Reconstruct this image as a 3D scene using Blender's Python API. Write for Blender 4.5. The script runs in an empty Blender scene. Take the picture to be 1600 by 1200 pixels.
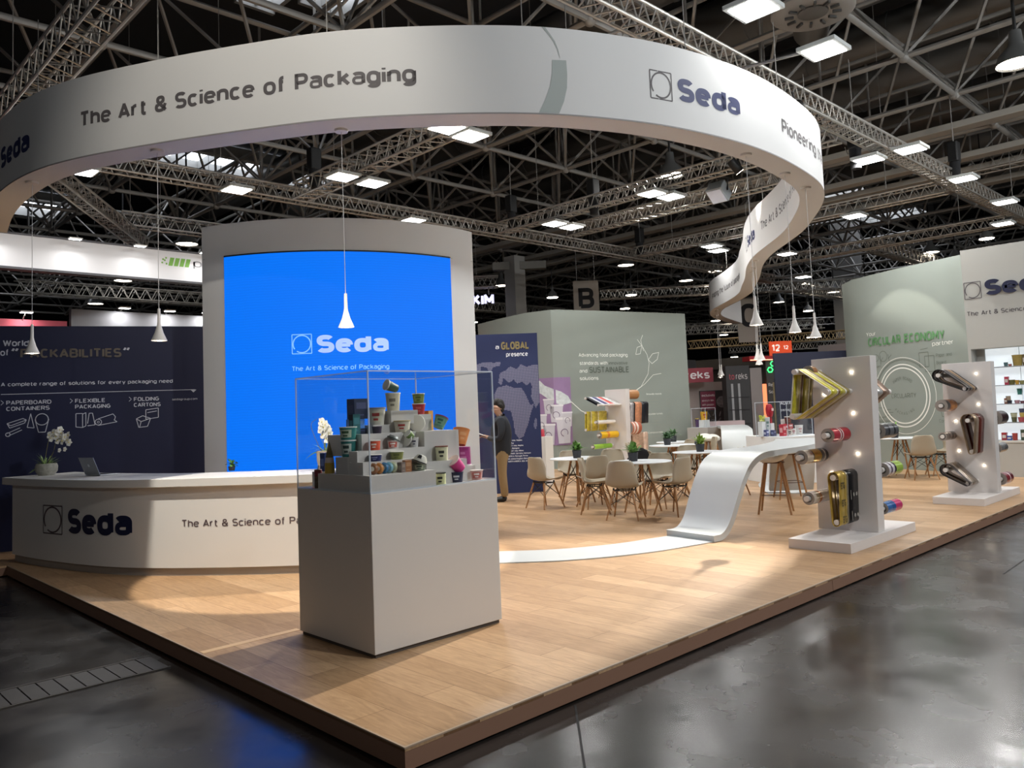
import bpy, bmesh, math, random
from math import sin, cos, pi, radians, sqrt, atan2
from mathutils import Vector as V, Matrix as M
random.seed(7)
SC = bpy.context.scene
COL = SC.collection

# ---------------------------------------------------------------- camera, world, exposure
def cam_axes(yaw, pitch, roll):
    f = V((cos(yaw) * cos(pitch), sin(yaw) * cos(pitch), sin(pitch)))
    r0 = V((sin(yaw), -cos(yaw), 0)); u0 = r0.cross(f)
    return r0 * cos(roll) + u0 * sin(roll), u0 * cos(roll) - r0 * sin(roll), f
cd = bpy.data.cameras.new('camera'); cam = bpy.data.objects.new('camera', cd); COL.objects.link(cam)
_r, _u, _f = cam_axes(0.8001906, 0.0702050, -0.0406153)
cam.matrix_world = M(((_r.x, _u.x, -_f.x, -2.27047), (_r.y, _u.y, -_f.y, -3.16666), (_r.z, _u.z, -_f.z, 1.55), (0, 0, 0, 1)))
cd.sensor_fit = 'HORIZONTAL'; cd.sensor_width = 36.0; cd.lens = 1245.87 / 1600 * 36
cd.shift_y = -44.674 / 1600; cd.clip_start = 0.05; cd.clip_end = 400
SC.camera = cam
SC.view_settings.view_transform = 'Standard'; SC.view_settings.look = 'None'
SC.view_settings.gamma = 1.0; SC.view_settings.use_curve_mapping = False
SC.view_settings.exposure = 0.485
W = bpy.data.worlds.new('hall_air'); SC.world = W; W.use_nodes = True
W.node_tree.nodes['Background'].inputs[0].default_value = (0.62, 0.68, 0.8, 1)
W.node_tree.nodes['Background'].inputs[1].default_value = 0.034
SC.cycles.sample_clamp_indirect = 6.0; SC.cycles.transparent_max_bounces = 24

# the booth's floodlights hang from the trusses: x, y, where it hangs
FLOODS = [
 (6.49, 1.40, 'first on the front truss above the wide ribbon logo'), (8.31, 1.36, 'second on the front truss, arm over the ribbon bend'),
 (13.95, 3.02, 'on the inner side of the front truss right of the ribbon bend'), (13.96, 2.23, 'on the outer side of the front truss right of the ribbon bend'),
 (17.21, 2.26, 'outside the front truss between the two hoists'), (20.53, 2.29, 'outside the front truss near the right picture edge'),
 (23.45, 3.08, 'at the far right end of the front truss'), (18.69, 5.30, 'under the cross truss left of the truss corner, nearer lamp'),
 (6.10, 6.79, 'left of a pair below the wide grey ribbon over the screen tower'), (6.68, 6.86, 'right of a pair below the wide grey ribbon over the screen tower'),
 (6.20, 10.16, 'left of a pair straight above the blue screen'), (6.92, 10.18, 'right of a pair straight above the blue screen'),
 (9.48, 12.22, 'on the rear truss right behind the top of the screen tower'), (4.96, 12.17, 'on the rear truss above the left shoulder of the screen tower'),
 (2.19, 12.66, 'on the rear truss tucked below the left bend of the ribbon'), (12.37, 7.20, 'left of a pair on the middle cross truss'),
 (12.97, 7.10, 'right of a pair on the middle cross truss'), (12.65, 10.45, 'left of a pair on the middle cross truss near its rear corner'),
 (13.30, 10.44, 'right of a pair on the middle cross truss near its rear corner'), (18.84, 9.69, 'left of a pair left of the far ribbon part'),
 (19.64, 9.96, 'right of a pair left of the far ribbon part'), (22.16, 8.95, 'seen just right of the far ribbon part'),
 (27.35, 10.93, 'small one seen between the pendant cords right of the far ribbon part'),
]
FLOOD_W = 76.0          # watts, times the factor of each lamp below
FLOOD_K = {0: .55, 1: .5, 7: .35, 12: .28, 15: .4, 16: .4, 17: .22, 18: .25, 19: .25, 20: .25, 21: .25, 22: .25, 5: .6, 6: .4}
# the hall's own big lamps over the aisle in front of the stand (outside the frame, same bell lamps as those in view); the last is an added fill for the left side
AISLE = [(3.0, -6.5, 950), (9.5, -6.5, 760), (16.5, -6.0, 750), (23.0, -6.0, 500), (-7.5, -1.0, 130)]
def area_lamp(name, loc, power, size, parent=None, color=(1, 0.99, 0.97), rot=(0, 0, 0), shape='SQUARE'):
    l = bpy.data.lights.new(name, 'AREA'); l.energy = power; l.size = size; l.shape = shape; l.color = color
    o = bpy.data.objects.new(name, l); COL.objects.link(o); o.location = loc; o.rotation_euler = rot
    if parent: o.parent = parent
    return o
def spot_lamp(name, loc, target, power, angle, blend, color=(1, 0.93, 0.82), radius=0.05):
    l = bpy.data.lights.new(name, 'SPOT'); l.energy = power; l.spot_size = radians(angle); l.spot_blend = blend; l.color = color; l.shadow_soft_size = radius
    o = bpy.data.objects.new(name, l); COL.objects.link(o); o.location = loc
    o.rotation_euler = (V(target) - V(loc)).to_track_quat('-Z', 'Y').to_euler()
    return o
# theatre heads clamped under the trusses: place, aim, watts, cone, softness
SPOTS = [
 ((12.4, 5.0, 6.25), (15.35, 3.0, 1.75), 420, 34, 0.1, 'under the middle truss, aimed at the circular wall'),
 ((-1.0, 2.9, 7.8), (2.02, 4.25, 0.3), 2300, 25, 0.06, 'above the ribbon outside the picture, aimed at the reception desk'),
 ((9.9, 2.6, 6.2), (2.0, 1.6, 0.3), 3300, 44, 0.4, 'under the front truss, aimed at the tall display case'),
 ((-1.2, 1.5, 7.2), (1.7, 4.5, 5.1), 330, 60, 0.7, 'outside the picture, washing the front of the ribbon'),
]

# ---------------------------------------------------------------- materials
def lin(c):
    if isinstance(c, str):
        c = [int(c[i:i + 2], 16) / 255 for i in (0, 2, 4)]
    return tuple(x / 12.92 if x <= 0.04045 else ((x + 0.055) / 1.055) ** 2.4 for x in c)
_MC = {}
def mat(c, rough=0.5, metal=0.0, emit=0.0, coat=0.0, alpha=None, var=0.0, vscale=8.0, spec=0.5, bump=0.0):
    """plain procedural surface; c is an sRGB hex string"""
    k = (c, rough, metal, emit, coat, alpha, var, vscale, spec, bump)
    if k in _MC: return _MC[k]
    m = bpy.data.materials.new('surface_' + c); m.use_nodes = True
    nt = m.node_tree; b = nt.nodes['Principled BSDF']; col = (*lin(c), 1)
    b.inputs['Base Color'].default_value = col; b.inputs['Roughness'].default_value = rough
    b.inputs['Metallic'].default_value = metal; b.inputs['Specular IOR Level'].default_value = spec
    b.inputs['Coat Weight'].default_value = coat
    if emit:
        b.inputs['Emission Color'].default_value = col; b.inputs['Emission Strength'].default_value = emit
    if alpha is not None: b.inputs['Alpha'].default_value = alpha
    if var or bump:
        tc = nt.nodes.new('ShaderNodeTexCoord'); n = nt.nodes.new('ShaderNodeTexNoise'); n.inputs['Scale'].default_value = vscale; n.inputs['Detail'].default_value = 5
        nt.links.new(tc.outputs['Object'], n.inputs['Vector'])
        if var:
            r = nt.nodes.new('ShaderNodeValToRGB'); l = lin(c)
            r.color_ramp.elements[0].position = 0.3; r.color_ramp.elements[1].position = 0.7
            r.color_ramp.elements[0].color = (*[x * (1 - var) for x in l], 1); r.color_ramp.elements[1].color = (*[min(1, x * (1 + var)) for x in l], 1)
            nt.links.new(n.outputs['Fac'], r.inputs[0]); nt.links.new(r.outputs[0], b.inputs['Base Color'])
        if bump:
            bp = nt.nodes.new('ShaderNodeBump'); bp.inputs['Strength'].default_value = bump; bp.inputs['Distance'].default_value = 0.01
            nt.links.new(n.outputs['Fac'], bp.inputs['Height']); nt.links.new(bp.outputs[0], b.inputs['Normal'])
    _MC[k] = m
    return m
def wood_floor():
    m = bpy.data.materials.new('oak_planks'); m.use_nodes = True; nt = m.node_tree; N = nt.nodes; L = nt.links; b = N['Principled BSDF']
    tc = N.new('ShaderNodeTexCoord'); mp = N.new('ShaderNodeMapping'); mp.inputs['Rotation'].default_value = (0, 0, pi / 2)
    L.new(tc.outputs['Object'], mp.inputs[0])
    br = N.new('ShaderNodeTexBrick'); br.offset = 0.37; br.inputs['Scale'].default_value = 1; br.inputs['Brick Width'].default_value = 1.3
    br.inputs['Row Height'].default_value = 0.235; br.inputs['Mortar Size'].default_value = 0.0022; br.inputs['Mortar Smooth'].default_value = 0.3; br.inputs['Bias'].default_value = 0
    br.inputs['Color1'].default_value = (*lin('ae8c68'), 1); br.inputs['Color2'].default_value = (*lin('c8a681'), 1); br.inputs['Mortar'].default_value = (*lin('7a5a3c'), 1)
    L.new(mp.outputs[0], br.inputs['Vector'])
    m2 = N.new('ShaderNodeMapping'); m2.inputs['Scale'].default_value = (9, 1.1, 1); L.new(tc.outputs['Object'], m2.inputs[0])
    n = N.new('ShaderNodeTexNoise'); n.inputs['Scale'].default_value = 2.2; n.inputs['Detail'].default_value = 10; n.inputs['Roughness'].default_value = 0.62; n.inputs['Distortion'].default_value = 2.2; L.new(m2.outputs[0], n.inputs['Vector'])
    rp = N.new('ShaderNodeValToRGB'); rp.color_ramp.elements[0].position = 0.32; rp.color_ramp.elements[0].color = (0.68, 0.62, 0.57, 1); rp.color_ramp.elements[1].position = 0.66; rp.color_ramp.elements[1].color = (1.08, 1.06, 1.04, 1)
    L.new(n.outputs['Fac'], rp.inputs[0])
    mx = N.new('ShaderNodeMix'); mx.data_type = 'RGBA'; mx.blend_type = 'MULTIPLY'; mx.inputs[0].default_value = 0.75
    L.new(br.outputs['Color'], mx.inputs[6]); L.new(rp.outputs[0], mx.inputs[7]); L.new(mx.outputs[2], b.inputs['Base Color'])
    b.inputs['Roughness'].default_value = 0.42; b.inputs['Specular IOR Level'].default_value = 0.4
    return m
def hall_floor():
    m = bpy.data.materials.new('dark_sealed_floor'); m.use_nodes = True; nt = m.node_tree; N = nt.nodes; L = nt.links; b = N['Principled BSDF']
    tc = N.new('ShaderNodeTexCoord')
    n = N.new('ShaderNodeTexNoise'); n.inputs['Scale'].default_value = 0.9; n.inputs['Detail'].default_value = 9; n.inputs['Roughness'].default_value = 0.65; L.new(tc.outputs['Object'], n.inputs['Vector'])
    rp = N.new('ShaderNodeValToRGB'); rp.color_ramp.elements[0].position = 0.35; rp.color_ramp.elements[0].color = (*lin('1c1917'), 1); rp.color_ramp.elements[1].position = 0.7; rp.color_ramp.elements[1].color = (*lin('2f2b28'), 1)
    L.new(n.outputs['Fac'], rp.inputs[0])
    # scuffs: thin stretched streaks in two directions
    acc = None
    for ang, sc in ((0.5, (.35, 40, 1)), (2.0, (.5, 55, 1))):
        mp = N.new('ShaderNodeMapping'); mp.inputs['Rotation'].default_value = (0, 0, ang); mp.inputs['Scale'].default_value = sc; L.new(tc.outputs['Object'], mp.inputs[0])
        s = N.new('ShaderNodeTexNoise'); s.inputs['Scale'].default_value = 1.4; s.inputs['Detail'].default_value = 4; s.inputs['Distortion'].default_value = 0.6; L.new(mp.outputs[0], s.inputs['Vector'])
        r = N.new('ShaderNodeMapRange'); r.inputs[1].default_value = 0.7; r.inputs[2].default_value = 0.82; r.inputs[4].default_value = 0.5; L.new(s.outputs['Fac'], r.inputs[0])
        if acc is None: acc = r
        else:
            a = N.new('ShaderNodeMath'); a.operation = 'MAXIMUM'; L.new(acc.outputs[0], a.inputs[0]); L.new(r.outputs[0], a.inputs[1]); acc = a
    mx = N.new('ShaderNodeMix'); mx.data_type = 'RGBA'; L.new(acc.outputs[0], mx.inputs[0]); L.new(rp.outputs[0], mx.inputs[6]); mx.inputs[7].default_value = (*lin('5c5650'), 1)
    L.new(mx.outputs[2], b.inputs['Base Color'])
    n2 = N.new('ShaderNodeTexNoise'); n2.inputs['Scale'].default_value = 2.3; n2.inputs['Detail'].default_value = 7; L.new(tc.outputs['Object'], n2.inputs['Vector'])
    r2 = N.new('ShaderNodeMapRange'); r2.inputs[1].default_value = 0.3; r2.inputs[2].default_value = 0.75; r2.inputs[3].default_value = 0.16; r2.inputs[4].default_value = 0.34; L.new(n2.outputs['Fac'], r2.inputs[0]); L.new(r2.outputs[0], b.inputs['Roughness'])
    bp = N.new('ShaderNodeBump'); bp.inputs['Strength'].default_value = 0.12; bp.inputs['Distance'].default_value = 0.02; L.new(n2.outputs['Fac'], bp.inputs['Height']); L.new(bp.outputs[0], b.inputs['Normal'])
    b.inputs['Specular IOR Level'].default_value = 0.5
    return m
def acrylic(tint=(1, 1, 1)):
    m = bpy.data.materials.new('clear_acrylic'); m.use_nodes = True; nt = m.node_tree; N = nt.nodes; L = nt.links
    N.remove(N['Principled BSDF']); t = N.new('ShaderNodeBsdfTransparent'); t.inputs[0].default_value = (0.965 * tint[0], 0.972 * tint[1], 0.975 * tint[2], 1)
    g = N.new('ShaderNodeBsdfGlossy'); g.inputs['Roughness'].default_value = 0.03; lw = N.new('ShaderNodeLayerWeight')
    pw = N.new('ShaderNodeMath'); pw.operation = 'POWER'; pw.inputs[1].default_value = 4.0; L.new(lw.outputs['Facing'], pw.inputs[0])
    fr = N.new('ShaderNodeMapRange'); fr.inputs[3].default_value = 0.025; fr.inputs[4].default_value = 0.5; L.new(pw.outputs[0], fr.inputs[0])
    mx = N.new('ShaderNodeMixShader'); L.new(fr.outputs[0], mx.inputs[0]); L.new(t.outputs[0], mx.inputs[1]); L.new(g.outputs[0], mx.inputs[2]); L.new(mx.outputs[0], N['Material Output'].inputs[0])
    return m
def led_screen():
    m = bpy.data.materials.new('led_screen_blue'); m.use_nodes = True; nt = m.node_tree; b = nt.nodes['Principled BSDF']
    b.inputs['Base Color'].default_value = (0.01, 0.01, 0.02, 1); b.inputs['Roughness'].default_value = 0.7; b.inputs['Specular IOR Level'].default_value = 0.1
    tc = nt.nodes.new('ShaderNodeTexCoord'); w = nt.nodes.new('ShaderNodeTexWave'); w.bands_direction = 'Z'; w.inputs['Scale'].default_value = 9; w.inputs['Distortion'].default_value = 2.5; w.inputs['Detail'].default_value = 3
    nt.links.new(tc.outputs['Object'], w.inputs['Vector'])
    r = nt.nodes.new('ShaderNodeValToRGB'); r.color_ramp.elements[0].color = (*lin('0071f4'), 1); r.color_ramp.elements[1].color = (*lin('0077fc'), 1); nt.links.new(w.outputs['Fac'], r.inputs[0]); nt.links.new(r.outputs[0], b.inputs['Emission Color'])
    b.inputs['Emission Strength'].default_value = 0.72
    return m
WHITE = mat('dcdad6', 0.45); MATTE = mat('d9d9d8', 0.8); SAGE = mat('8b938c', 0.75); NAVY = mat('0b1238', 0.55); NAVYR = mat('18244f', 0.6)
INK = mat('1f2a5c', 0.5); INKB = mat('11173a', 0.5); GREYINK = mat('5a5658', 0.6); ALU = mat('b9b6b0', 0.35, 0.7); STEEL = mat('8a8782', 0.5, 0.2); DUCT = mat('6d6b67', 0.42, 0.6)
BLACK = mat('141414', 0.5); CHAR = mat('2c2d31', 0.7); LEG = mat('9f7348', 0.5, var=0.15, vscale=30); LEAF = mat('3f6a2a', 0.5, var=0.35, vscale=40); ACR = acrylic(); EDGE = mat('dfe8f2', 0.2, alpha=0.55)
GLOW = mat('ffffff', 0.5, emit=9.0); LAMPGLOW = mat('fff2df', 0.5, emit=14.0)
# ---------------------------------------------------------------- geometry helpers
def frame(d):
    d = V(d).normalized(); a = V((0, 0, 1)) if abs(d.z) < 0.95 else V((1, 0, 0))
    x = a.cross(d).normalized(); return x, d.cross(x), d
class G:
    def __init__(s): s.v = []; s.f = []; s.m = []
    def add(s, vs, fs, m=0, X=None):
        n = len(s.v); s.v += [tuple(X @ V(v)) if X else tuple(v) for v in vs]; s.f += [tuple(n + i for i in f) for f in fs]; s.m += [m] * len(fs); return s
    def box(s, a, b, m=0, X=None):
        x0, y0, z0 = a; x1, y1, z1 = b
        return s.add([(x0, y0, z0), (x1, y0, z0), (x1, y1, z0), (x0, y1, z0), (x0, y0, z1), (x1, y0, z1), (x1, y1, z1), (x0, y1, z1)],
                     [(3, 2, 1, 0), (4, 5, 6, 7), (0, 1, 5, 4), (1, 2, 6, 5), (2, 3, 7, 6), (3, 0, 4, 7)], m, X)
    def tube(s, p, q, r, n=6, r2=None, m=0, X=None):
        p = V(p); q = V(q); r2 = r if r2 is None else r2; x, y, d = frame(q - p); vs = []
        for c, rr in ((p, r), (q, r2)):
            for i in range(n):
                a = 2 * pi * i / n; vs.append(c + x * (rr * cos(a)) + y * (rr * sin(a)))
        fs = [(i, (i + 1) % n, n + (i + 1) % n, n + i) for i in range(n)] + [tuple(range(n - 1, -1, -1)), tuple(range(n, 2 * n))]
        return s.add(vs, fs, m, X)
    def pipe(s, pts, r, n=6, m=0, X=None):
        pts = [V(p) for p in pts]; vs = []
        for k, c in enumerate(pts):
            d = pts[min(k + 1, len(pts) - 1)] - pts[max(k - 1, 0)]; x, y, _ = frame(d); rr = r[k] if isinstance(r, (list, tuple)) else r
            for i in range(n):
                a = 2 * pi * i / n; vs.append(c + x * (rr * cos(a)) + y * (rr * sin(a)))
        fs = []
        for k in range(len(pts) - 1):
            for i in range(n): fs.append((k * n + i, k * n + (i + 1) % n, (k + 1) * n + (i + 1) % n, (k + 1) * n + i))
        fs += [tuple(range(n - 1, -1, -1)), tuple(range((len(pts) - 1) * n, len(pts) * n))]
        return s.add(vs, fs, m, X)
    def lathe(s, prof, n=24, m=0, X=None, a0=0.0, a1=2 * pi, mats=None):
        full = a1 - a0 > 6.28; k = n if full else n + 1; vs = []
        for r, z in prof:
            for i in range(k):
                a = a0 + (a1 - a0) * i / n; vs.append((r * cos(a), r * sin(a), z))
        fs = [(j * k + i, j * k + (i + 1) % k, (j + 1) * k + (i + 1) % k, (j + 1) * k + i) for j in range(len(prof) - 1) for i in range(n)]
        s.add(vs, fs, m, X)
        if mats: s.m[-len(fs):] = [mats[j] for j in range(len(prof) - 1) for i in range(n)]
        return s
    def prism(s, poly, z0, z1, m=0, X=None):
        n = len(poly); vs = [(x, y, z0) for x, y in poly] + [(x, y, z1) for x, y in poly]
        return s.add(vs, [tuple(range(n - 1, -1, -1)), tuple(range(n, 2 * n))] + [(i, (i + 1) % n, n + (i + 1) % n, n + i) for i in range(n)], m, X)
    def ball(s, c, r, n=10, m=0, sc=(1, 1, 1), X=None):
        vs = []; h = n // 2 + 1
        for j in range(h + 1):
            t = pi * j / h
            for i in range(n):
                a = 2 * pi * i / n; vs.append((c[0] + r * sc[0] * sin(t) * cos(a), c[1] + r * sc[1] * sin(t) * sin(a), c[2] + r * sc[2] * cos(t)))
        return s.add(vs, [(j * n + i, (j + 1) * n + i, (j + 1) * n + (i + 1) % n, j * n + (i + 1) % n) for j in range(h) for i in range(n)], m, X)
    def wallpath(s, poly, z0, z1, t, m=0, side=1):
        """solid wall standing on a plan polyline, thickness t away from the viewer side"""
        P = [V((x, y, 0)) for x, y in poly]; B = []
        for i, p in enumerate(P):
            d = (P[min(i + 1, len(P) - 1)] - P[max(i - 1, 0)]).normalized(); B.append(p + V((-d.y, d.x, 0)) * t * side)
        n = len(P); vs = [(p.x, p.y, z) for z in (z0, z1) for p in P] + [(p.x, p.y, z) for z in (z0, z1) for p in B]; fs = []
        for i in range(n - 1):
            fs += [(i, i + 1, n + i + 1, n + i), (2 * n + i + 1, 2 * n + i, 3 * n + i, 3 * n + i + 1), (n + i, n + i + 1, 3 * n + i + 1, 3 * n + i), (i + 1, i, 2 * n + i, 2 * n + i + 1)]
        fs += [(0, n, 3 * n, 2 * n), (n - 1, 3 * n - 1, 4 * n - 1, 2 * n - 1)]
        return s.add(vs, fs, m)
    def sweep(s, pts, lat, w, t, m=0):
        """flat band: pts centre line, lat lateral unit vectors, width w, thickness t below"""
        P = [V(p) for p in pts]; vs = []
        for i, p in enumerate(P):
            d = (P[min(i + 1, len(P) - 1)] - P[max(i - 1, 0)]).normalized(); l = V(lat[i]); nrm = l.cross(d).normalized()
            if nrm.z < -0.05 : nrm = -nrm
            ww = w[i] if isinstance(w, (list, tuple)) else w
            vs += [p + l * ww / 2, p - l * ww / 2, p - l * ww / 2 - nrm * t, p + l * ww / 2 - nrm * t]
        fs = [(4 * i + j, 4 * i + (j + 1) % 4, 4 * i + 4 + (j + 1) % 4, 4 * i + 4 + j) for i in range(len(P) - 1) for j in range(4)]
        fs += [(3, 2, 1, 0), tuple(4 * (len(P) - 1) + j for j in range(4))]
        return s.add(vs, fs, m)
    # flat print on a surface S(u, v, offset)
    def poly(s, S, pts, m=0, off=0.003): return s.add([S(u, v, off) for u, v in pts], [tuple(range(len(pts)))], m)
    def line(s, S, pts, w, m=0, off=0.003, close=False):
        if close: pts = list(pts) + [pts[0]]
        for (a, b), (c, d) in zip(pts[:-1], pts[1:]):
            L = sqrt((c - a) ** 2 + (d - b) ** 2) or 1; nx, ny = -(d - b) / L * w / 2, (c - a) / L * w / 2
            s.add([S(a + nx, b + ny, off), S(a - nx, b - ny, off), S(c - nx, d - ny, off), S(c + nx, d + ny, off)], [(0, 1, 2, 3)], m)
        return s
    def ring(s, S, cu, cv, r0, r1, m=0, off=0.003, n=48, a0=0.0, a1=2 * pi, sx=1.0):
        for i in range(n):
            a = a0 + (a1 - a0) * i / n; b = a0 + (a1 - a0) * (i + 1) / n
            s.add([S(cu + r0 * cos(a) * sx, cv + r0 * sin(a), off), S(cu + r1 * cos(a) * sx, cv + r1 * sin(a), off), S(cu + r1 * cos(b) * sx, cv + r1 * sin(b), off), S(cu + r0 * cos(b) * sx, cv + r0 * sin(b), off)], [(0, 1, 2, 3)], m)
        return s
    def text(s, S, txt, u0, v0, cap, width=None, bold=0.0, m=0, off=0.003, anchor='l', rot=0.0):
        vs, fs = glyphs(txt, bold); xs = [v[0] for v in vs]; x0, x1 = min(xs), max(xs); k = cap / CAPH; kx = width / (x1 - x0) if width else k * 0.86
        W_ = (x1 - x0) * kx; du = {'l': 0, 'c': -W_ / 2, 'r': -W_}[anchor]; c, n = cos(rot), sin(rot); out = []
        for x, y in vs:
            a = du + (x - x0) * kx; b = y * k; out.append(S(u0 + a * c - b * n, v0 + a * n + b * c, off))
        return s.add(out, fs, m)
_GL = {}
class Path:
    """vertical surface over a plan polyline; u runs to the viewer's right"""
    def __init__(s, poly):
        s.p = [V((x, y, 0)) for x, y in poly]; s.c = [0.0]
        for a, b in zip(s.p[:-1], s.p[1:]): s.c.append(s.c[-1] + (b - a).length)
        s.L = s.c[-1]; s.t = [(s.p[min(i + 1, len(s.p) - 1)] - s.p[max(i - 1, 0)]).normalized() for i in range(len(s.p))]
    def seg(s, u):
        lo = 0
        for i in range(len(s.c) - 1):
            if u >= s.c[i]: lo = i
        return lo, (u - s.c[lo]) / (s.c[lo + 1] - s.c[lo])
    def __call__(s, u, v, off=0.0):
        i, f = s.seg(u); p = s.p[i].lerp(s.p[i + 1], f); t = s.t[i].lerp(s.t[i + 1], max(0, min(1, f))) if len(s.p) > 2 else (s.p[1] - s.p[0])
        t.normalize(); n = V((t.y, -t.x, 0)); q = p + n * off; return (q.x, q.y, v)
def plane(o, du, dv):
    o = V(o); du = V(du).normalized(); dv = V(dv).normalized(); n = du.cross(dv)
    return lambda u, v, off=0.0: tuple(o + du * u + dv * v + n * off)

def obj(name, g, mats, parent=None, loc=None, smooth=40, kind=None, bevel=0.0):
    me = bpy.data.meshes.new(name); vs = g.v
    if loc is not None: vs = [(a - loc[0], b - loc[1], c - loc[2]) for a, b, c in vs]
    me.from_pydata(vs, [], g.f); me.polygons.foreach_set('material_index', g.m); me.update()
    bm = bmesh.new(); bm.from_mesh(me); bmesh.ops.remove_doubles(bm, verts=bm.verts, dist=1e-5)
    if not getattr(g, 'flat', False): bmesh.ops.recalc_face_normals(bm, faces=bm.faces)
    bm.to_mesh(me); bm.free()
    if not isinstance(mats, (list, tuple)): mats = [mats]
    for m in mats: me.materials.append(m)
    if smooth:
        me.polygons.foreach_set('use_smooth', [True] * len(me.polygons)); me.set_sharp_from_angle(angle=radians(smooth))
    o = bpy.data.objects.new(name, me); COL.objects.link(o)
    if parent: o.parent = parent
    elif loc is not None: o.location = loc
    if kind: o['kind'] = kind
    if bevel:
        b = o.modifiers.new('bevel', 'BEVEL'); b.width = bevel; b.segments = 2; b.limit_method = 'ANGLE'; b.angle_limit = radians(50)
    return o
def tag(o, label, cat, group=None):
    o['label'] = label; o['category'] = cat
    if group: o['group'] = group
    return o
def thing(name, label, cat, loc=(0, 0, 0), rot=(0, 0, 0), group=None):
    o = bpy.data.objects.new(name, None); o.empty_display_size = 0.1; COL.objects.link(o); o.location = loc; o.rotation_euler = rot
    return tag(o, label, cat, group)
def dup(root, loc, rz=0.0, label=None, group=None):
    r = root.copy(); COL.objects.link(r); r.location = loc; r.rotation_euler = (0, 0, rz)
    if label: r['label'] = label
    if group: r['group'] = group
    for ch in list(root.children):
        c = ch.copy(); COL.objects.link(c); c.parent = r
        for g in ch.children:
            d = g.copy(); COL.objects.link(d); d.parent = c
    return r
def cr(P, n=8):
    P = [V((*p, 0)) if len(p) == 2 else V(p) for p in P]; P = [P[0] * 2 - P[1]] + P + [P[-1] * 2 - P[-2]]; out = []
    for i in range(1, len(P) - 2):
        a, b, c, d = P[i - 1:i + 3]
        for k in range(n):
            t = k / n; out.append((b * 2 + (c - a) * t + (a * 2 - b * 5 + c * 4 - d) * t * t + (b * 3 - a - c * 3 + d) * t ** 3) * 0.5)
    return out + [P[-2]]
def smooth_path(P, step=0.15, it=6):
    C = cr(P); L = [0.0]
    for a, b in zip(C[:-1], C[1:]): L.append(L[-1] + (b - a).length)
    n = int(L[-1] / step); Q = []; j = 0
    for k in range(n + 1):
        s = L[-1] * k / n
        while j < len(L) - 2 and L[j + 1] < s: j += 1
        Q.append(C[j].lerp(C[j + 1], (s - L[j]) / (L[j + 1] - L[j])))
    for _ in range(it):
        Q = [Q[0]] + [(Q[i - 1] + Q[i] * 2 + Q[i + 1]) / 4 for i in range(1, len(Q) - 1)] + [Q[-1]]
    return Q
def offset(Q, d):
    out = []
    for i, q in enumerate(Q):
        t = (Q[min(i + 1, len(Q) - 1)] - Q[max(i - 1, 0)]).normalized(); out.append(q + V((-t.y, t.x, 0)) * d)
    return out
def circle(n=24, r=1.0, a0=0.0): return [(r * cos(a0 + 2 * pi * i / n), r * sin(a0 + 2 * pi * i / n)) for i in range(n)]
def logo(g, S, u, v, h, m=0, off=0.003, wl=1.0):
    """square frame with an open circle touching its sides"""
    w = h * 0.045; k = h * wl
    g.line(S, [(u, v), (u + k, v), (u + k, v + h), (u, v + h)], w, m, off, close=True)
    g.ring(S, u + k / 2, v + h / 2, h * 0.42, h * 0.48, m, off, 40, radians(-125), radians(215), wl)
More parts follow.
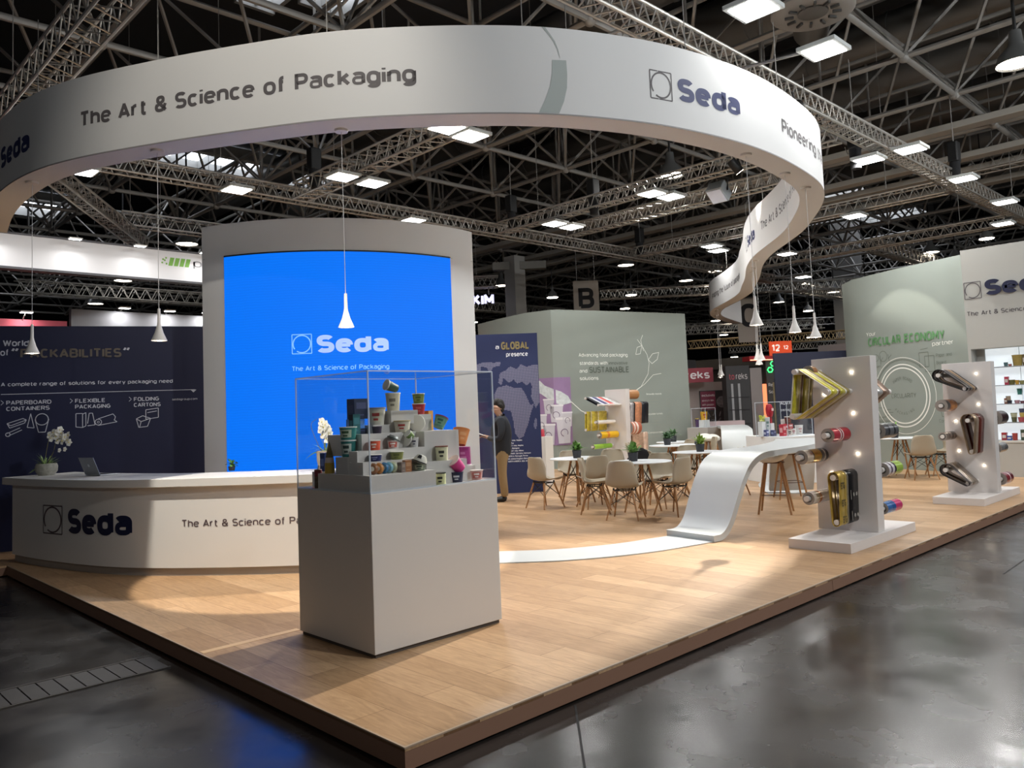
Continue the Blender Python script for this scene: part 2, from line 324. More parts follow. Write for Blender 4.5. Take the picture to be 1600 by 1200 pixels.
# ---------------------------------------------------------------- a drawn stroke alphabet (technical sans serif)
O_ = '@.5,.36,.5,.36,0,360'
STROKES = {
 'a': (.5, '@.5,.52,.5,.2,152,0 1,0;~1,.43 .42,.43 @.42,.215,.42,.215,90,270 .55,0 @.55,.22,.45,.22,270,360'), 'b': (.52, '0,1 0,0;' + O_), 'c': (.48, '@.5,.36,.5,.36,45,315'), 'd': (.52, '1,1 1,0;' + O_),
 'e': (.52, '@.5,.36,.5,.36,3,318;~.02,.38 1,.38'), 'f': (.3, '@.85,.8,.5,.2,85,180 .35,0;0,.7 .85,.7'), 'g': (.52, O_ + ';1,.72 1,-.04 @.5,-.04,.5,.22,360,205'), 'h': (.5, '0,1 0,0;@.5,.42,.5,.3,180,0 1,0'),
 'i': (0, '0,.72 0,0;0,.9 0,1.02'), 'k': (.48, '0,1 0,0;0,.26 .92,.72;.34,.43 1,0'), 'l': (.0, '0,1 0,0'), 'm': (.84, '0,.72 0,0;@.25,.44,.25,.28,180,0 .5,0;@.75,.44,.25,.28,180,0 1,0'), 'n': (.5, '0,.72 0,0;@.5,.42,.5,.3,180,0 1,0'),
 'o': (.52, O_), 'p': (.52, '0,.72 0,-.28;' + O_), 'r': (.3, '0,.72 0,0;@.75,.36,.75,.36,180,85'), 's': (.44, '@.5,.54,.47,.18,28,270 @.5,.18,.5,.18,90,-150'), 't': (.32, '.35,.95 .35,.2 @.75,.2,.4,.2,180,270 1,0;0,.7 .95,.7'),
 'u': (.5, '0,.72 0,.3 @.5,.3,.5,.3,180,360 1,.72;1,.4 1,0'), 'v': (.5, '0,.72 .5,0 1,.72'), 'w': (.78, '0,.72 .25,0 .5,.7 .75,0 1,.72'), 'x': (.48, '0,.72 1,0;1,.72 0,0'), 'y': (.5, '0,.72 .5,.02;1,.72 .36,-.28'),
 'A': (.62, '0,0 .5,1 1,0;.19,.29 .81,.29'), 'B': (.56, '0,0 0,1 .5,1 @.55,.765,.4,.235,90,-90 0,.53;.5,.53 @.55,.265,.45,.265,90,-90 0,0'), 'C': (.56, '@.5,.5,.5,.5,48,312'), 'D': (.58, '0,0 0,1 .4,1 @.4,.5,.6,.5,90,-90 0,0'),
 'E': (.48, '1,1 0,1 0,0 1,0;0,.52 .86,.52'), 'F': (.48, '1,1 0,1 0,0;0,.5 .85,.5'), 'G': (.58, '@.5,.5,.5,.5,48,345 1,.47 .52,.47'), 'H': (.56, '0,0 0,1;1,0 1,1;0,.52 1,.52'), 'I': (0, '0,0 0,1'), 'K': (.56, '0,0 0,1;0,.36 .92,1;.3,.57 1,0'), 'L': (.46, '0,1 0,0 1,0'),
 'M': (.72, '0,0 0,1 .5,.3 1,1 1,0'), 'N': (.58, '0,0 0,1 1,0 1,1'), 'O': (.6, '@.5,.5,.5,.5,0,360'), 'P': (.54, '0,0 0,1 .5,1 @.55,.73,.45,.27,90,-90 0,.46'), 'R': (.56, '0,0 0,1 .5,1 @.55,.74,.43,.26,90,-90 0,.48;.48,.48 1,0'),
 'S': (.54, '@.5,.75,.47,.25,28,270 @.5,.25,.5,.25,90,-152'), 'T': (.56, '0,1 1,1;.5,1 .5,0'), 'U': (.56, '0,1 0,.35 @.5,.35,.5,.35,180,360 1,1'), 'V': (.6, '0,1 .5,0 1,1'), 'W': (.9, '0,1 .25,0 .5,.95 .75,0 1,1'), 'X': (.58, '0,0 1,1;0,1 1,0'), 'Z': (.54, '0,1 1,1 0,0 1,0'), 'z': (.46, '0,.72 1,.72 0,0 1,0'), 'Y': (.58, '0,1 .5,.45 1,1;.5,.5 .5,0'),
 '&': (.6, '1,0 .18,.68 @.45,.79,.3,.21,205,-25 .1,.38 @.4,.24,.4,.24,148,325 .98,.5'), '1': (.3, '0,.8 .8,1 .8,0'), '2': (.5, '@.5,.72,.5,.28,165,-28 0,0 1,0'), '“': (.42, '.3,1 0,.6;1,1 .7,.6'), '”': (.42, '.3,1 0,.6;1,1 .7,.6'), ',': (0, '0,.08 -.02,-.1'), '.': (0, '0,0 0,.1')}
CAPH = 1.0
def glyphs(txt, bold):
    if (txt, bold) in _GL: return _GL[(txt, bold)]
    w = .125 + bold * 2.4; vs = []; fs = []; X = 0.0
    def strip(P, k_):
        n0 = len(vs); n = len(P); closed = (P[0][0] - P[-1][0]) ** 2 + (P[0][1] - P[-1][1]) ** 2 < 1e-8
        for i in range(n):
            a = P[i - 1] if i else (P[-2] if closed else None); b = P[i + 1] if i < n - 1 else (P[1] if closed else None); ns = []
            for p, q in ((a, P[i]), (P[i], b)):
                if p and q:
                    L = sqrt((q[0] - p[0]) ** 2 + (q[1] - p[1]) ** 2) or 1; ns.append((-(q[1] - p[1]) / L, (q[0] - p[0]) / L))
            nx, ny = sum(k[0] for k in ns), sum(k[1] for k in ns); L = sqrt(nx * nx + ny * ny) or 1; nx /= L; ny /= L; k = w * k_ / 2 / max(.6, nx * ns[0][0] + ny * ns[0][1])
            vs.append((P[i][0] + nx * k, P[i][1] + ny * k)); vs.append((P[i][0] - nx * k, P[i][1] - ny * k))
        for i in range(n - 1): fs.append((n0 + 2 * i, n0 + 2 * i + 1, n0 + 2 * i + 3, n0 + 2 * i + 2))
    for c in txt:
        if c == ' ': X += .34 + w * .5; continue
        gw, d = STROKES[c]
        for st in d.split(';'):
            P = []; k_ = .78 if st[0] == '~' else 1.0; st = st.lstrip('~')
            for tk in st.split():
                if tk[0] == '@':
                    cx, cy, rx, ry, a0, a1 = [float(v) for v in tk[1:].split(',')]; n = max(4, int(abs(a1 - a0) / 12))
                    for i in range(n + 1):
                        a = radians(a0 + (a1 - a0) * i / n); co, si = cos(a), sin(a); e = 2 / 2.5
                        P.append((cx + rx * math.copysign(abs(co) ** e, co), cy + ry * math.copysign(abs(si) ** e, si)))
                else: P.append(tuple(float(v) for v in tk.split(',')))
            P = [(X + w / 2 + x * gw, w / 2 + y * (1 - w)) for x, y in P]; Q = [P[0]]
            for p in P[1:]:
                if (p[0] - Q[-1][0]) ** 2 + (p[1] - Q[-1][1]) ** 2 > 1e-7: Q.append(p)
            cur = [Q[0]]
            for i in range(1, len(Q)):
                p = Q[i]
                if i < len(Q) - 1:
                    d1 = (p[0] - Q[i - 1][0], p[1] - Q[i - 1][1]); d2 = (Q[i + 1][0] - p[0], Q[i + 1][1] - p[1]); l1 = sqrt(d1[0] ** 2 + d1[1] ** 2); l2 = sqrt(d2[0] ** 2 + d2[1] ** 2)
                    cs = (d1[0] * d2[0] + d1[1] * d2[1]) / l1 / l2
                    if cs < .7:
                        e = min(.62, sqrt(max(0, (1 - cs) / (1 + cs + 1e-9)))) * w / 2 if cs > -.3 else w * .2
                        e = w / 2 if abs(cs) < .25 else e
                        cur.append((p[0] + d1[0] / l1 * e, p[1] + d1[1] / l1 * e)); strip(cur, k_); cur = [(p[0] - d2[0] / l2 * e, p[1] - d2[1] / l2 * e)]; continue
                cur.append(p)
            strip(cur, k_)
        X += gw + w + .115 - w * .25
    _GL[(txt, bold)] = (vs, fs); return vs, fs
# ---------------------------------------------------------------- the hall
HZ = -0.12                                   # hall floor; the booth platform top is z = 0
fl = obj('floor', G().box((-25, -25, HZ - 0.3), (75, 60, HZ)), hall_floor(), kind='structure', smooth=0)
obj('ceiling', G().box((-25, -25, 13.2), (75, 60, 13.4)), mat('2a2b2d', 0.9), kind='structure', smooth=0)
obj('wall_far', G().box((75, -25, HZ), (75.3, 60, 13.2)), mat('303030', 0.9), kind='structure', smooth=0)
obj('wall_back', G().box((-25, 60, HZ), (75, 60.3, 13.2)), mat('303030', 0.9), kind='structure', smooth=0)
# floor joint and channel covers in the hall floor
jg = G()
for a, b in (((1.16, -0.03), (0.2, -0.98)), ((6.1, -0.9), (12.5, -0.7))):
    d = (V((*b, 0)) - V((*a, 0))).normalized(); n = V((-d.y, d.x, 0)) * 0.006
    jg.add([(a[0] + n.x, a[1] + n.y, HZ + .002), (b[0] + n.x, b[1] + n.y, HZ + .002), (b[0] - n.x, b[1] - n.y, HZ + .002), (a[0] - n.x, a[1] - n.y, HZ + .002)], [(0, 1, 2, 3)])
obj('trim_1', jg, mat('171514', 0.7), kind='structure', smooth=0)
ch = thing('floor_channel', 'row of dark channel cover plates set in the hall floor beside the platform', 'floor channel', (-0.6, 2.8, HZ))
cg = G()
for k in range(12):
    x = -1.35 + k * 0.105; cg.box((x - .6 + .6, 2.62 + .0, HZ), (x + .096, 2.97, HZ + 0.006))
obj('cover_plates', cg, mat('262220', 0.45, var=0.3, vscale=9), ch, (-0.6, 2.8, HZ), smooth=0)
rg = G()
for y in (2.6, 2.985): rg.box((-1.36, y - .008, HZ), (-0.09, y + .008, HZ + 0.008))
obj('rail', rg, mat('3d3833', 0.5), ch, (-0.6, 2.8, HZ), smooth=0)

# ---------------------------------------------------------------- space frame, ducts and skylights
def tubes(name, segs, r, m, n=5, **k):
    g = G()
    for a, b in segs: g.tube(a, b, r, n)
    return obj(name, g, m, **k)
S_, Z0, Z1 = 3.13, 8.5, 10.7
xs = [11.68 + S_ * k for k in range(-7, 17)]; ys = [2.5 + S_ * k for k in range(-4, 16)]
segs = []; thin = []
for i, x in enumerate(xs):
    segs.append(((x, ys[0], Z0), (x, ys[-1], Z0))); segs.append(((x + S_ / 2, ys[0], Z1), (x + S_ / 2, ys[-1], Z1)))
for j, y in enumerate(ys):
    segs.append(((xs[0], y, Z0), (xs[-1], y, Z0))); segs.append(((xs[0], y + S_ / 2, Z1), (xs[-1], y + S_ / 2, Z1)))
for x in xs:
    for y in ys:
        for dx in (-.5, .5):
            for dy in (-.5, .5): thin.append(((x, y, Z0), (x + dx * S_, y + dy * S_, Z1)))
        if (round(x) + round(y)) % 3 == 0: thin.append(((x, y, Z0), (x, y, 13.2)))
g = G()
for a, b in segs: g.tube(a, b, 0.062, 6)
for a, b in thin: g.tube(a, b, 0.04, 5)
for x in xs:
    for y in ys: g.ball((x, y, Z0), 0.13, 8)
sf = obj('ceiling_space_frame', g, STEEL, kind='structure', smooth=60)
# big round air ducts running across the hall, parallel to the short platform side
for k, (x, z, r) in enumerate(((13.6, 11.8, 0.55), (17.6, 12.1, 0.85), (21.0, 11.8, 0.6), (24.6, 12.0, 0.85), (29.0, 12.1, 0.9), (34.5, 12.1, 0.9), (41.0, 12.1, 0.9))):
    g = G(); n = 26
    for j in range(n):
        y0 = -12 + j * 2.4; g.tube((x, y0, z), (x, y0 + 2.4, z), r, 20)
        g.tube((x, y0 - .04, z), (x, y0 + .04, z), r + .03, 20)
    t = obj('air_duct', g, DUCT, smooth=50)
    tag(t, ['slim round air duct above the middle truss', 'wide round air duct right of the screen tower', 'slim round air duct behind the right ribbon bend', 'wide round air duct crossing behind the chain hoists', 'fourth wide air duct counted from the front, far under the roof', 'second last wide air duct under the far roof', 'farthest wide air duct under the dark roof'][k], 'air duct', 'round air ducts under the roof')
for k, (x, z) in enumerate(((19.6, 8.2), (22.6, 8.2), (24.2, 8.2), (26.2, 8.2))):
    t = obj('cable_tray', G().box((x - .22, -12, z - .05), (x + .22, 40, z + .12)), mat('9a958c', 0.6), smooth=0, bevel=0.02)
    tag(t, ['light grey flat channel nearest the front hoist', 'light grey flat channel between the hoists', 'light grey flat channel beyond the second hoist', 'farthest light grey flat channel on the right'][k], 'cable tray', 'flat channels under the roof')
# round swirl diffuser with its drop box, right of the ribbon logo
d = thing('swirl_diffuser', 'round grey ceiling air diffuser with spokes above the ribbon logo', 'air diffuser', (10.3, 2.35, 7.9))
obj('plate', G().lathe([(0.25, 0), (0.3, -.02), (0.62, -.03), (0.66, 0), (0.66, .05), (0.2, .05), (0.25, 0)], 32), mat('8d8a85', 0.5), d)
obj('hub', G().lathe([(0, -.05), (.16, -.05), (.24, -.02), (.25, .03)], 24), mat('55534f', 0.5), d)
g = G()
for k in range(12):
    a = 2 * pi * k / 12; g.box((0.3, -.02, -.06), (0.44, .02, -.02), X=M.Rotation(a, 4, 'Z'))
obj('vanes', g, mat('3a3937', 0.5), d)
obj('drop_box', G().lathe([(.5, .05), (.55, .5), (.55, 1.1), (0, 1.1)], 24), mat('4b4946', 0.6), d)
t = obj('branch_duct', G().tube((10.9, 2.4, 8.8), (13.0, 3.6, 8.9), 0.34, 20), DUCT, smooth=50); tag(t, 'short capped duct stub right of the round diffuser', 'air duct')
# skylights
for k, (x0, x1, y0, y1) in enumerate(((6.9, 8.0, 14.2, 16.2), (8.2, 9.6, 13.6, 15.2), (6.0, 18.0, 28.4, 30.8), (38.0, 50.0, 13.2, 17.0), (2.5, 9.5, 40.0, 43.0))):
    g = G(); nx = max(2, int((x1 - x0) / 1.1))
    for i in range(nx):
        a = x0 + (x1 - x0) * i / nx; g.box((a + .06, y0, 13.05), (a + (x1 - x0) / nx - .06, y1, 13.08))
    w = obj('window_%d' % (k + 1), g, mat('eef4ff', 0.5, emit=3.2), kind='structure', smooth=0)
    fr = G()
    for i in range(nx + 1):
        a = x0 + (x1 - x0) * i / nx; fr.box((a - .06, y0, 12.7), (a + .06, y1, 13.15))
    for y in (y0, y1): fr.box((x0, y - .06, 12.6), (x1, y + .06, 13.15))
    obj('window_frame', fr, mat('8b8b88', 0.6), w, smooth=0)

# ---------------------------------------------------------------- aluminium trusses
def truss(name, label, p, q, s=0.29, group=None, r=0.026, rl=0.012, m=ALU):
    p = V(p); q = V(q); x, y, d = frame(q - p)
    if abs(d.z) < .9: x, y = V((-d.y, d.x, 0)).normalized(), V((0, 0, 1))
    t = thing(name, label, 'truss', tuple(p), (0, 0, 0), group); L = (q - p).length; h = s / 2
    cs = [(x * a + y * b) * h for a, b in ((-1, -1), (1, -1), (1, 1), (-1, 1))]
    for c in cs: obj('chord', G().tube(c, c + d * L, r, 8), m, t)
    g = G(); n = max(2, int(L / (s * 0.95)))
    for i in range(n):
        a, b = L * i / n, L * (i + 1) / n; e = (a + b) / 2
        for k in range(4):
            c0, c1 = cs[k], cs[(k + 1) % 4]
            g.tube(c0 + d * a, c1 + d * e, rl, 5); g.tube(c1 + d * e, c0 + d * b, rl, 5)
    obj('lacing', g, m, t, smooth=60)
    for f in ((.15, .85) if L > 2 else (.5,)): w = p + d * (L * f); obj('hanger_cable', G().tube(tuple(d * (L * f)), tuple(d * (L * f) + V((0, 0, 13.21 - w.z))), .008, 5), STEEL, t)
    return t
TZ = 6.6
truss('box_truss', 'long front aluminium truss passing behind the ribbon logo to the right edge', (0.75, 2.8, TZ), (27.5, 2.8, TZ))
truss('box_truss', 'rear aluminium truss running above the screen tower', (0.75, 12.8, TZ), (28.5, 12.8, TZ))
truss('box_truss', 'near aluminium truss at the upper left over the ribbon lettering', (0.75, 3.1, TZ), (0.75, 12.5, TZ), 0.4)
truss('box_truss', 'cross truss straight over the blue screen, rising to the upper right', (6.6, 3.1, TZ), (6.6, 12.5, TZ), 0.36)
truss('box_truss', 'middle cross truss right of the screen tower', (12.75, 3.1, TZ), (12.75, 12.5, TZ))
truss('box_truss', 'cross truss behind the right ribbon bend', (18.85, 3.1, TZ), (18.85, 12.5, TZ))
truss('box_truss', 'far right cross truss above the circular wall', (24.6, 3.1, TZ), (24.6, 12.5, TZ))
truss('box_truss', 'loose short truss hanging slanted above the white fascia on the left', (1.6, 13.4, 6.6), (5.0, 17.6, 6.15), 0.3)
truss('box_truss', 'short truss behind the left shoulder of the screen tower', (4.9, 19.0, 7.1), (12.0, 19.0, 7.1), 0.35)
truss('box_truss', 'dim truss seen below the white fascia on the left', (4.0, 26, 6.2), (11.5, 26, 6.2), 0.4)
truss('box_truss', 'double aluminium truss stub at the upper left picture edge', (-3.0, 4.4, 7.3), (2.5, 4.4, 7.3), 0.5)
truss('box_truss', 'parallel second truss right of the middle cross truss', (14.3, 4.2, 6.5), (14.3, 11.4, 6.5), 0.3)
truss('box_truss', 'aluminium truss end at the right picture edge below the roof', (24.0, 3.9, 8.3), (24.0, 0.0, 8.3), 0.5)
truss('box_truss', 'distant truss carrying lamps right of the hanging letter sign', (26, 20.0, 6.7), (34, 11.5, 6.7), 0.4)
truss('box_truss', 'distant truss above the red booth sign', (33, 20, 4.6), (36, 13, 4.6), 0.4, m=mat('cdb68c', 0.4, 0.6))

# ---------------------------------------------------------------- lamps under the trusses
def flood(x, y, where, k_):
    z = 6.3; t = thing('led_floodlight', 'square LED floodlight ' + where, 'floodlight', (x, y, z), (0, 0, 0), 'square LED floodlights on the trusses')
    obj('housing', G().box((-.27, -.27, 0), (.27, .27, .06)), mat('b9bdbb', 0.5), t, smooth=0, bevel=.008)
    obj('diffuser', G().box((-.22, -.22, -.012), (.22, .22, 0)), GLOW, t, smooth=0)
    near = min(((abs(y - 2.8), (0, 2.8 - y)), (abs(y - 12.8), (0, 12.8 - y))) + tuple((abs(x - c), (c - x, 0)) for c in (.75, 6.6, 12.75, 18.85, 24.6)))[1]
    g = G().tube((0, 0, .06), (near[0], near[1], .2), .025, 6); g.box((-.06, -.06, .05), (.06, .06, .12)); obj('bracket', g, mat('8f8f8d', 0.4, .6), t)
    area_lamp('flood_light', (0, 0, -.02), FLOOD_W * k_, 0.42, t)
for i, f in enumerate(FLOODS): flood(*f, FLOOD_K.get(i, 1))
for p, q, w, a, b, wh in SPOTS:
    e = (V(q) - V(p)).normalized(); t = thing('spotlight', 'black theatre spotlight ' + wh, 'spotlight', p)
    obj('barrel', G().tube(-e * .32, -e * .02, .09, 16, .1), BLACK, t); obj('lens', G().tube(-e * .03, -e * .015, .085, 16), LAMPGLOW, t)
    obj('yoke', G().tube((0, 0, 0) if False else tuple(-e * .18), (0, 0, .34), .02, 6), BLACK, t)
    spot_lamp('spot_light', p, q, w, a, b)
HB = [(8.87, 30.9, 'left one under the white fascia'), (8.27, 22.92, 'large one left of the screen tower'), (15.05, 8.47, 'behind the middle truss'), (14.38, 0.43, 'at the upper right picture edge'), (9.9, 37.9, 'lowest one left, above the navy wall'),
      (23.57, 24.0, 'left of the grey pillar'), (24.52, 17.31, 'above the hanging letter B'), (30.5, 18.3, 'right of the hanging letter B'), (29.45, 16.1, 'left of the far ribbon end'), (43.0, 20.0, 'low between the pendant lamps'), (41.9, 16.12, 'left of the circular wall'), (33.66, 8.3, 'above the circular wall')] + [(x, y, 'over the aisle outside the picture, %s' % w) for (x, y, _), w in zip(AISLE, ('first of four', 'second of four', 'third of four', 'last of four', 'added fill at far left'))]
for k, (x, y, wh) in enumerate(HB):
    t = thing('high_bay_lamp', 'bell shaped grey hall lamp ' + wh, 'hall lamp', (x, y, 7.5), (0, 0, 0), 'bell shaped hall lamps')
    obj('bell', G().lathe([(.1, .62), (.13, .35), (.3, .18), (.36, 0), (.35, 0), (.28, .17), (.1, .33), (.1, .62)], 24), mat('6f706f', 0.35, .5), t)
    obj('lamp_glow', G().lathe([(0, .03), (.33, .03)], 24), LAMPGLOW, t); obj('rod', G().tube((0, 0, .6), (0, 0, 5.7), .03, 6), BLACK, t)
    if k > 11:
        l = bpy.data.lights.new('hall_light', 'POINT'); l.energy = AISLE[k - 12][2]; l.shadow_soft_size = .22; l.color = (.95, .98, 1)
        lo = bpy.data.objects.new('hall_light', l); COL.objects.link(lo); lo.parent = t; lo.location = (0, 0, -.25)
    if k in (1, 2, 3): area_lamp('hall_light', (0, 0, -.02), 60, .5, t, shape='DISK')
# chain hoists
for k, (x, y, z, wh) in enumerate(((6.6, 11.9, 6.95, 'over the left corner of the screen'), (12.75, 12.1, 6.95, 'above the rear corner of the middle truss'), (12.75, 9.2, 6.7, 'hanging inside the middle truss, right of it'), (14.0, 3.3, 6.6, 'beside the right ribbon edge'), (17.9, 2.6, 6.9, 'on the front truss at the right'), (18.9, 12.4, 6.9, 'at the rear end of the far cross truss'))):
    t = thing('chain_hoist', 'black chain hoist motor ' + wh, 'chain hoist', (x, y, z), group='black chain hoists on the trusses')
    obj('motor', G().box((-.13, -.11, 0), (.13, .11, .48)), BLACK, t, smooth=0, bevel=.03); obj('chain_bag', G().lathe([(0, -.42), (.1, -.4), (.12, 0), (0, 0)], 12), mat('1d1d1f', .9), t)
    obj('chain', G().tube((0, 0, .48), (0, 0, 1.9), .012, 5), STEEL, t); obj('hook', G().pipe([(0, 0, 0), (.02, .16, -.05), (0, .2, .1)], .014), STEEL, t)
# moving-head beam lamp hanging under the middle truss
t = thing('beam_lamp', 'silver square beam lamp tilted under the end of the middle truss', 'stage lamp', (13.2, 6.0, 6.2))
obj('head', G().box((-.2, -.2, -.14), (.2, .2, .14), X=M.Rotation(.7, 4, 'Y')), mat('9fa6aa', .35, .4), t, smooth=0, bevel=.02)
obj('front_glass', G().box((-.17, -.17, -.155), (.17, .17, -.142), X=M.Rotation(.7, 4, 'Y')), mat('d7dff0', .2), t, smooth=0)
obj('clamp_arm', G().pipe([(0, -.22, 0), (0, -.24, .25), (0, 0, .3), (-.3, 0, .33)], .02), BLACK, t)

# small distant lamps and trusses under the far roof
for k, (p, q) in enumerate((((30, 27, 5.6), (40, 16, 5.6)), ((38, 31, 6.6), (50, 18, 6.6)), ((22, 26, 6.8), (30, 26, 6.8)), ((47, 26, 5.2), (56, 12, 5.2)), ((28, 8.5, 7.2), (40, 8.5, 7.2)), ((14, 30, 6.6), (26, 30, 6.6)), ((32, 14, 6.8), (46, 14, 6.8)))):
    truss('box_truss', ['dim far truss behind the letter B', 'dim far truss crossing behind the letter C', 'dim far truss right of the grey pillar', 'farthest dim truss low over the booths', 'far truss above the circular wall', 'far truss behind the tower top', 'far truss behind the ribbon end'][k], p, q, .45, rl=.016)
SMALL = [(25.5, 22.5, 6.9), (29.0, 20.5, 7.0), (33.0, 24.0, 7.0), (36.0, 19.0, 6.6), (39.0, 22.0, 6.4), (41.5, 17.5, 6.6), (35.0, 14.5, 7.2), (38.5, 13.0, 7.2), (44.0, 24.5, 6.0), (48.0, 20.5, 5.6), (50.5, 24.0, 5.4), (53.0, 18.0, 5.2), (46.5, 15.2, 6.2), (40.0, 10.5, 7.4), (55.0, 22.0, 4.8), (57.0, 26.0, 4.8), (52.0, 28.5, 5.0), (47.0, 30.0, 5.2), (31.0, 29.0, 6.4), (27.0, 30.0, 6.6), (58.0, 19.0, 4.6), (43.0, 27.5, 5.6), (36.5, 8.2, 7.6), (33.0, 6.0, 7.6)]
gl = None
for x, y, z in SMALL:
    if gl is None:
        gl = thing('distant_lamp', 'small distant hall lamp glowing in the dark under the far roof', 'hall lamp', (x, y, z), group='small distant lamps under the far roof')
        obj('lamp_glow', G().lathe([(0, -.02), (.26, -.02), (.26, .02), (0, .02)], 14), LAMPGLOW, gl); obj('bell', G().lathe([(.27, .0), (.2, .2), (.06, .34), (.05, .5), (0, .5)], 14), mat('6f706f', .4), gl); obj('rod', G().tube((0, 0, .5), (0, 0, 8.6), .02, 5), BLACK, gl)
    else: dup(gl, (x, y, z))
# ---------------------------------------------------------------- platform
WOOD = wood_floor()
pf = obj('floor_platform', G().prism([(0, 0), (26, 0), (26, 15), (-3.2, 15), (-3.2, 7.74), (0, 7.74)], -0.02, 0.0), WOOD, kind='structure', smooth=0)
g = G(); sk = mat('866450', 0.55)
for a, b in (((0, 0), (4.55, 0)), ((4.556, 0), (13, 0)), ((13.006, 0), (26, 0))): g.box((a[0], 0, HZ + .012), (b[0], .018, -.021))
g.box((0, .018, HZ + .012), (.018, 7.74, -.021)); g.box((-3.2, 7.74, HZ + .012), (0.018, 7.758, -.021))
obj('edge_fascia', g, sk, pf, smooth=0)
obj('edge_strip', G().box((-.002, -.002, -.006), (26, .012, .0015)).box((-.002, .012, -.006), (.01, 7.74, .0015)), mat('b09a84', 0.4), pf, smooth=0)
obj('under_frame', G().prism([(.05, .05), (26, .05), (26, 15), (-3.15, 15), (-3.15, 7.8), (.05, 7.8)], HZ, -.025), mat('151210', 0.9), pf, smooth=0)
obj('floor_joint', G().box((.02, 2.31, 0), (.75, 2.375, .0015)), mat('dcb98c', 0.35), pf, smooth=0)

# ---------------------------------------------------------------- hanging ribbon
RB = [(.5, 11.1), (.36, 10.2), (.28, 9.4), (.27, 8.7), (.31, 7.9), (.45, 7.2), (.73, 6.5), (1.05, 5.9), (1.35, 5.35), (1.95, 4.4), (2.28, 3.93), (3.06, 3.15), (3.9, 2.5), (4.83, 2.07), (5.32, 1.92), (6.3, 1.75), (7.27, 1.74), (8.4, 1.87), (8.95, 1.99), (9.5, 2.2), (10.1, 2.53), (10.67, 2.9), (11.6, 3.55), (12.4, 4.27), (13.3, 5.1), (14.4, 5.9), (15.9, 6.8), (17.2, 7.65), (18.2, 8.3), (19.4, 9.35), (20.8, 10.75), (21.8, 11.5), (23, 12.15), (25, 12.8), (26, 13.1)]
RQ = smooth_path(RB); RO = [(p.x, p.y) for p in offset(RQ, -.18)]; RI = [(p.x, p.y) for p in offset(RQ, .18)]
ban = thing('ribbon_banner', 'huge white fabric ribbon banner hanging in a wave over the whole stand', 'banner', (9.5, 2.2, 4.65))
bl = (9.5, 2.2, 4.65); zb, zt = 4.65, 5.6
n = len(RO); g = G()
g.add([(x, y, z) for z in (zb, zt) for x, y in RO] + [(x, y, z) for z in (zb, zt) for x, y in RI],
      [f for i in range(n - 1) for f in ((i, i + 1, n + i + 1, n + i), (2 * n + i + 1, 2 * n + i, 3 * n + i, 3 * n + i + 1), (i, 2 * n + i, 2 * n + i + 1, i + 1), (n + i + 1, 3 * n + i + 1, 3 * n + i, n + i))] + [(0, n, 3 * n, 2 * n), (n - 1, 3 * n - 1, 4 * n - 1, 2 * n - 1)])
obj('ribbon', g, MATTE, ban, bl)
g = G()
g.wallpath(RO, zb - .004, zb + .012, .004, side=-1)
obj('edge_seam', g, mat('8d8a88', 0.6), ban, bl)
SO = Path(RO); SI = Path(RI[::-1])
for a in ((SO, 'The Art & Science of Packaging', 4.58, 5.0, .185, 4.08, .032), (SO, 'Pioneering the future of packaging', 13.76, 5.01, .19, 4.7, .024), (SI, 'The Art & Science of Packaging', 16.0, 5.02, .19, 4.1, .02), (SI, 'shaping the future of packaging', 5.7, 5.0, .19, 4.3, .02)): obj('lettering', G().text(*a), GREYINK, ban, bl, smooth=0)
for a in ((SO, 'Seda', 11.66, 4.975, .27, 1.06), (SO, 'Seda', 2.55, 4.93, .27, 1.02), (SI, 'Seda', 14.45, 4.97, .27, 1.0), (SI, 'Seda', .75, 4.97, .27, 1.0)): obj('name_lettering', G().text(*a, .052), INK, ban, bl, smooth=0)
for a in ((SO, 11.27, 4.95, .32), (SO, 2.12, 4.92, .32), (SI, 14.05, 4.95, .32)): g = G(); logo(g, *a, wl=.93); obj('logo', g, GREYINK, ban, bl, smooth=0)
g = G(); pts = [(9.93, 4.665), (10.0, 4.8), (10.06, 4.95), (10.09, 5.1), (10.1, 5.245), (10.255, 5.25), (10.26, 5.1), (10.25, 4.95), (10.21, 4.8), (10.15, 4.665)]
for a, b in ((0, 1), (1, 2), (2, 3), (3, 4)): g.poly(SO, [pts[a], pts[9 - a], pts[9 - b], pts[b]])
c = [(10.0, 5.6), (10.06, 5.53), (10.12, 5.45), (10.16, 5.36), (10.185, 5.27)]
for i in range(4): g.poly(SO, [c[i], (c[i][0] + .035 - .008 * i, c[i][1]), (c[i + 1][0] + .027 - .008 * i, c[i + 1][1]), c[i + 1]])
obj('leaf_swoosh', g, mat('a9b0ad', 0.8), ban, bl, smooth=0)
g = G()
for i in range(8, n - 4, 14): p = RQ[i]; g.tube((p.x, p.y, zt), (p.x, p.y, TZ + .1), .006, 5)
obj('suspension_wires', g, STEEL, ban, bl)

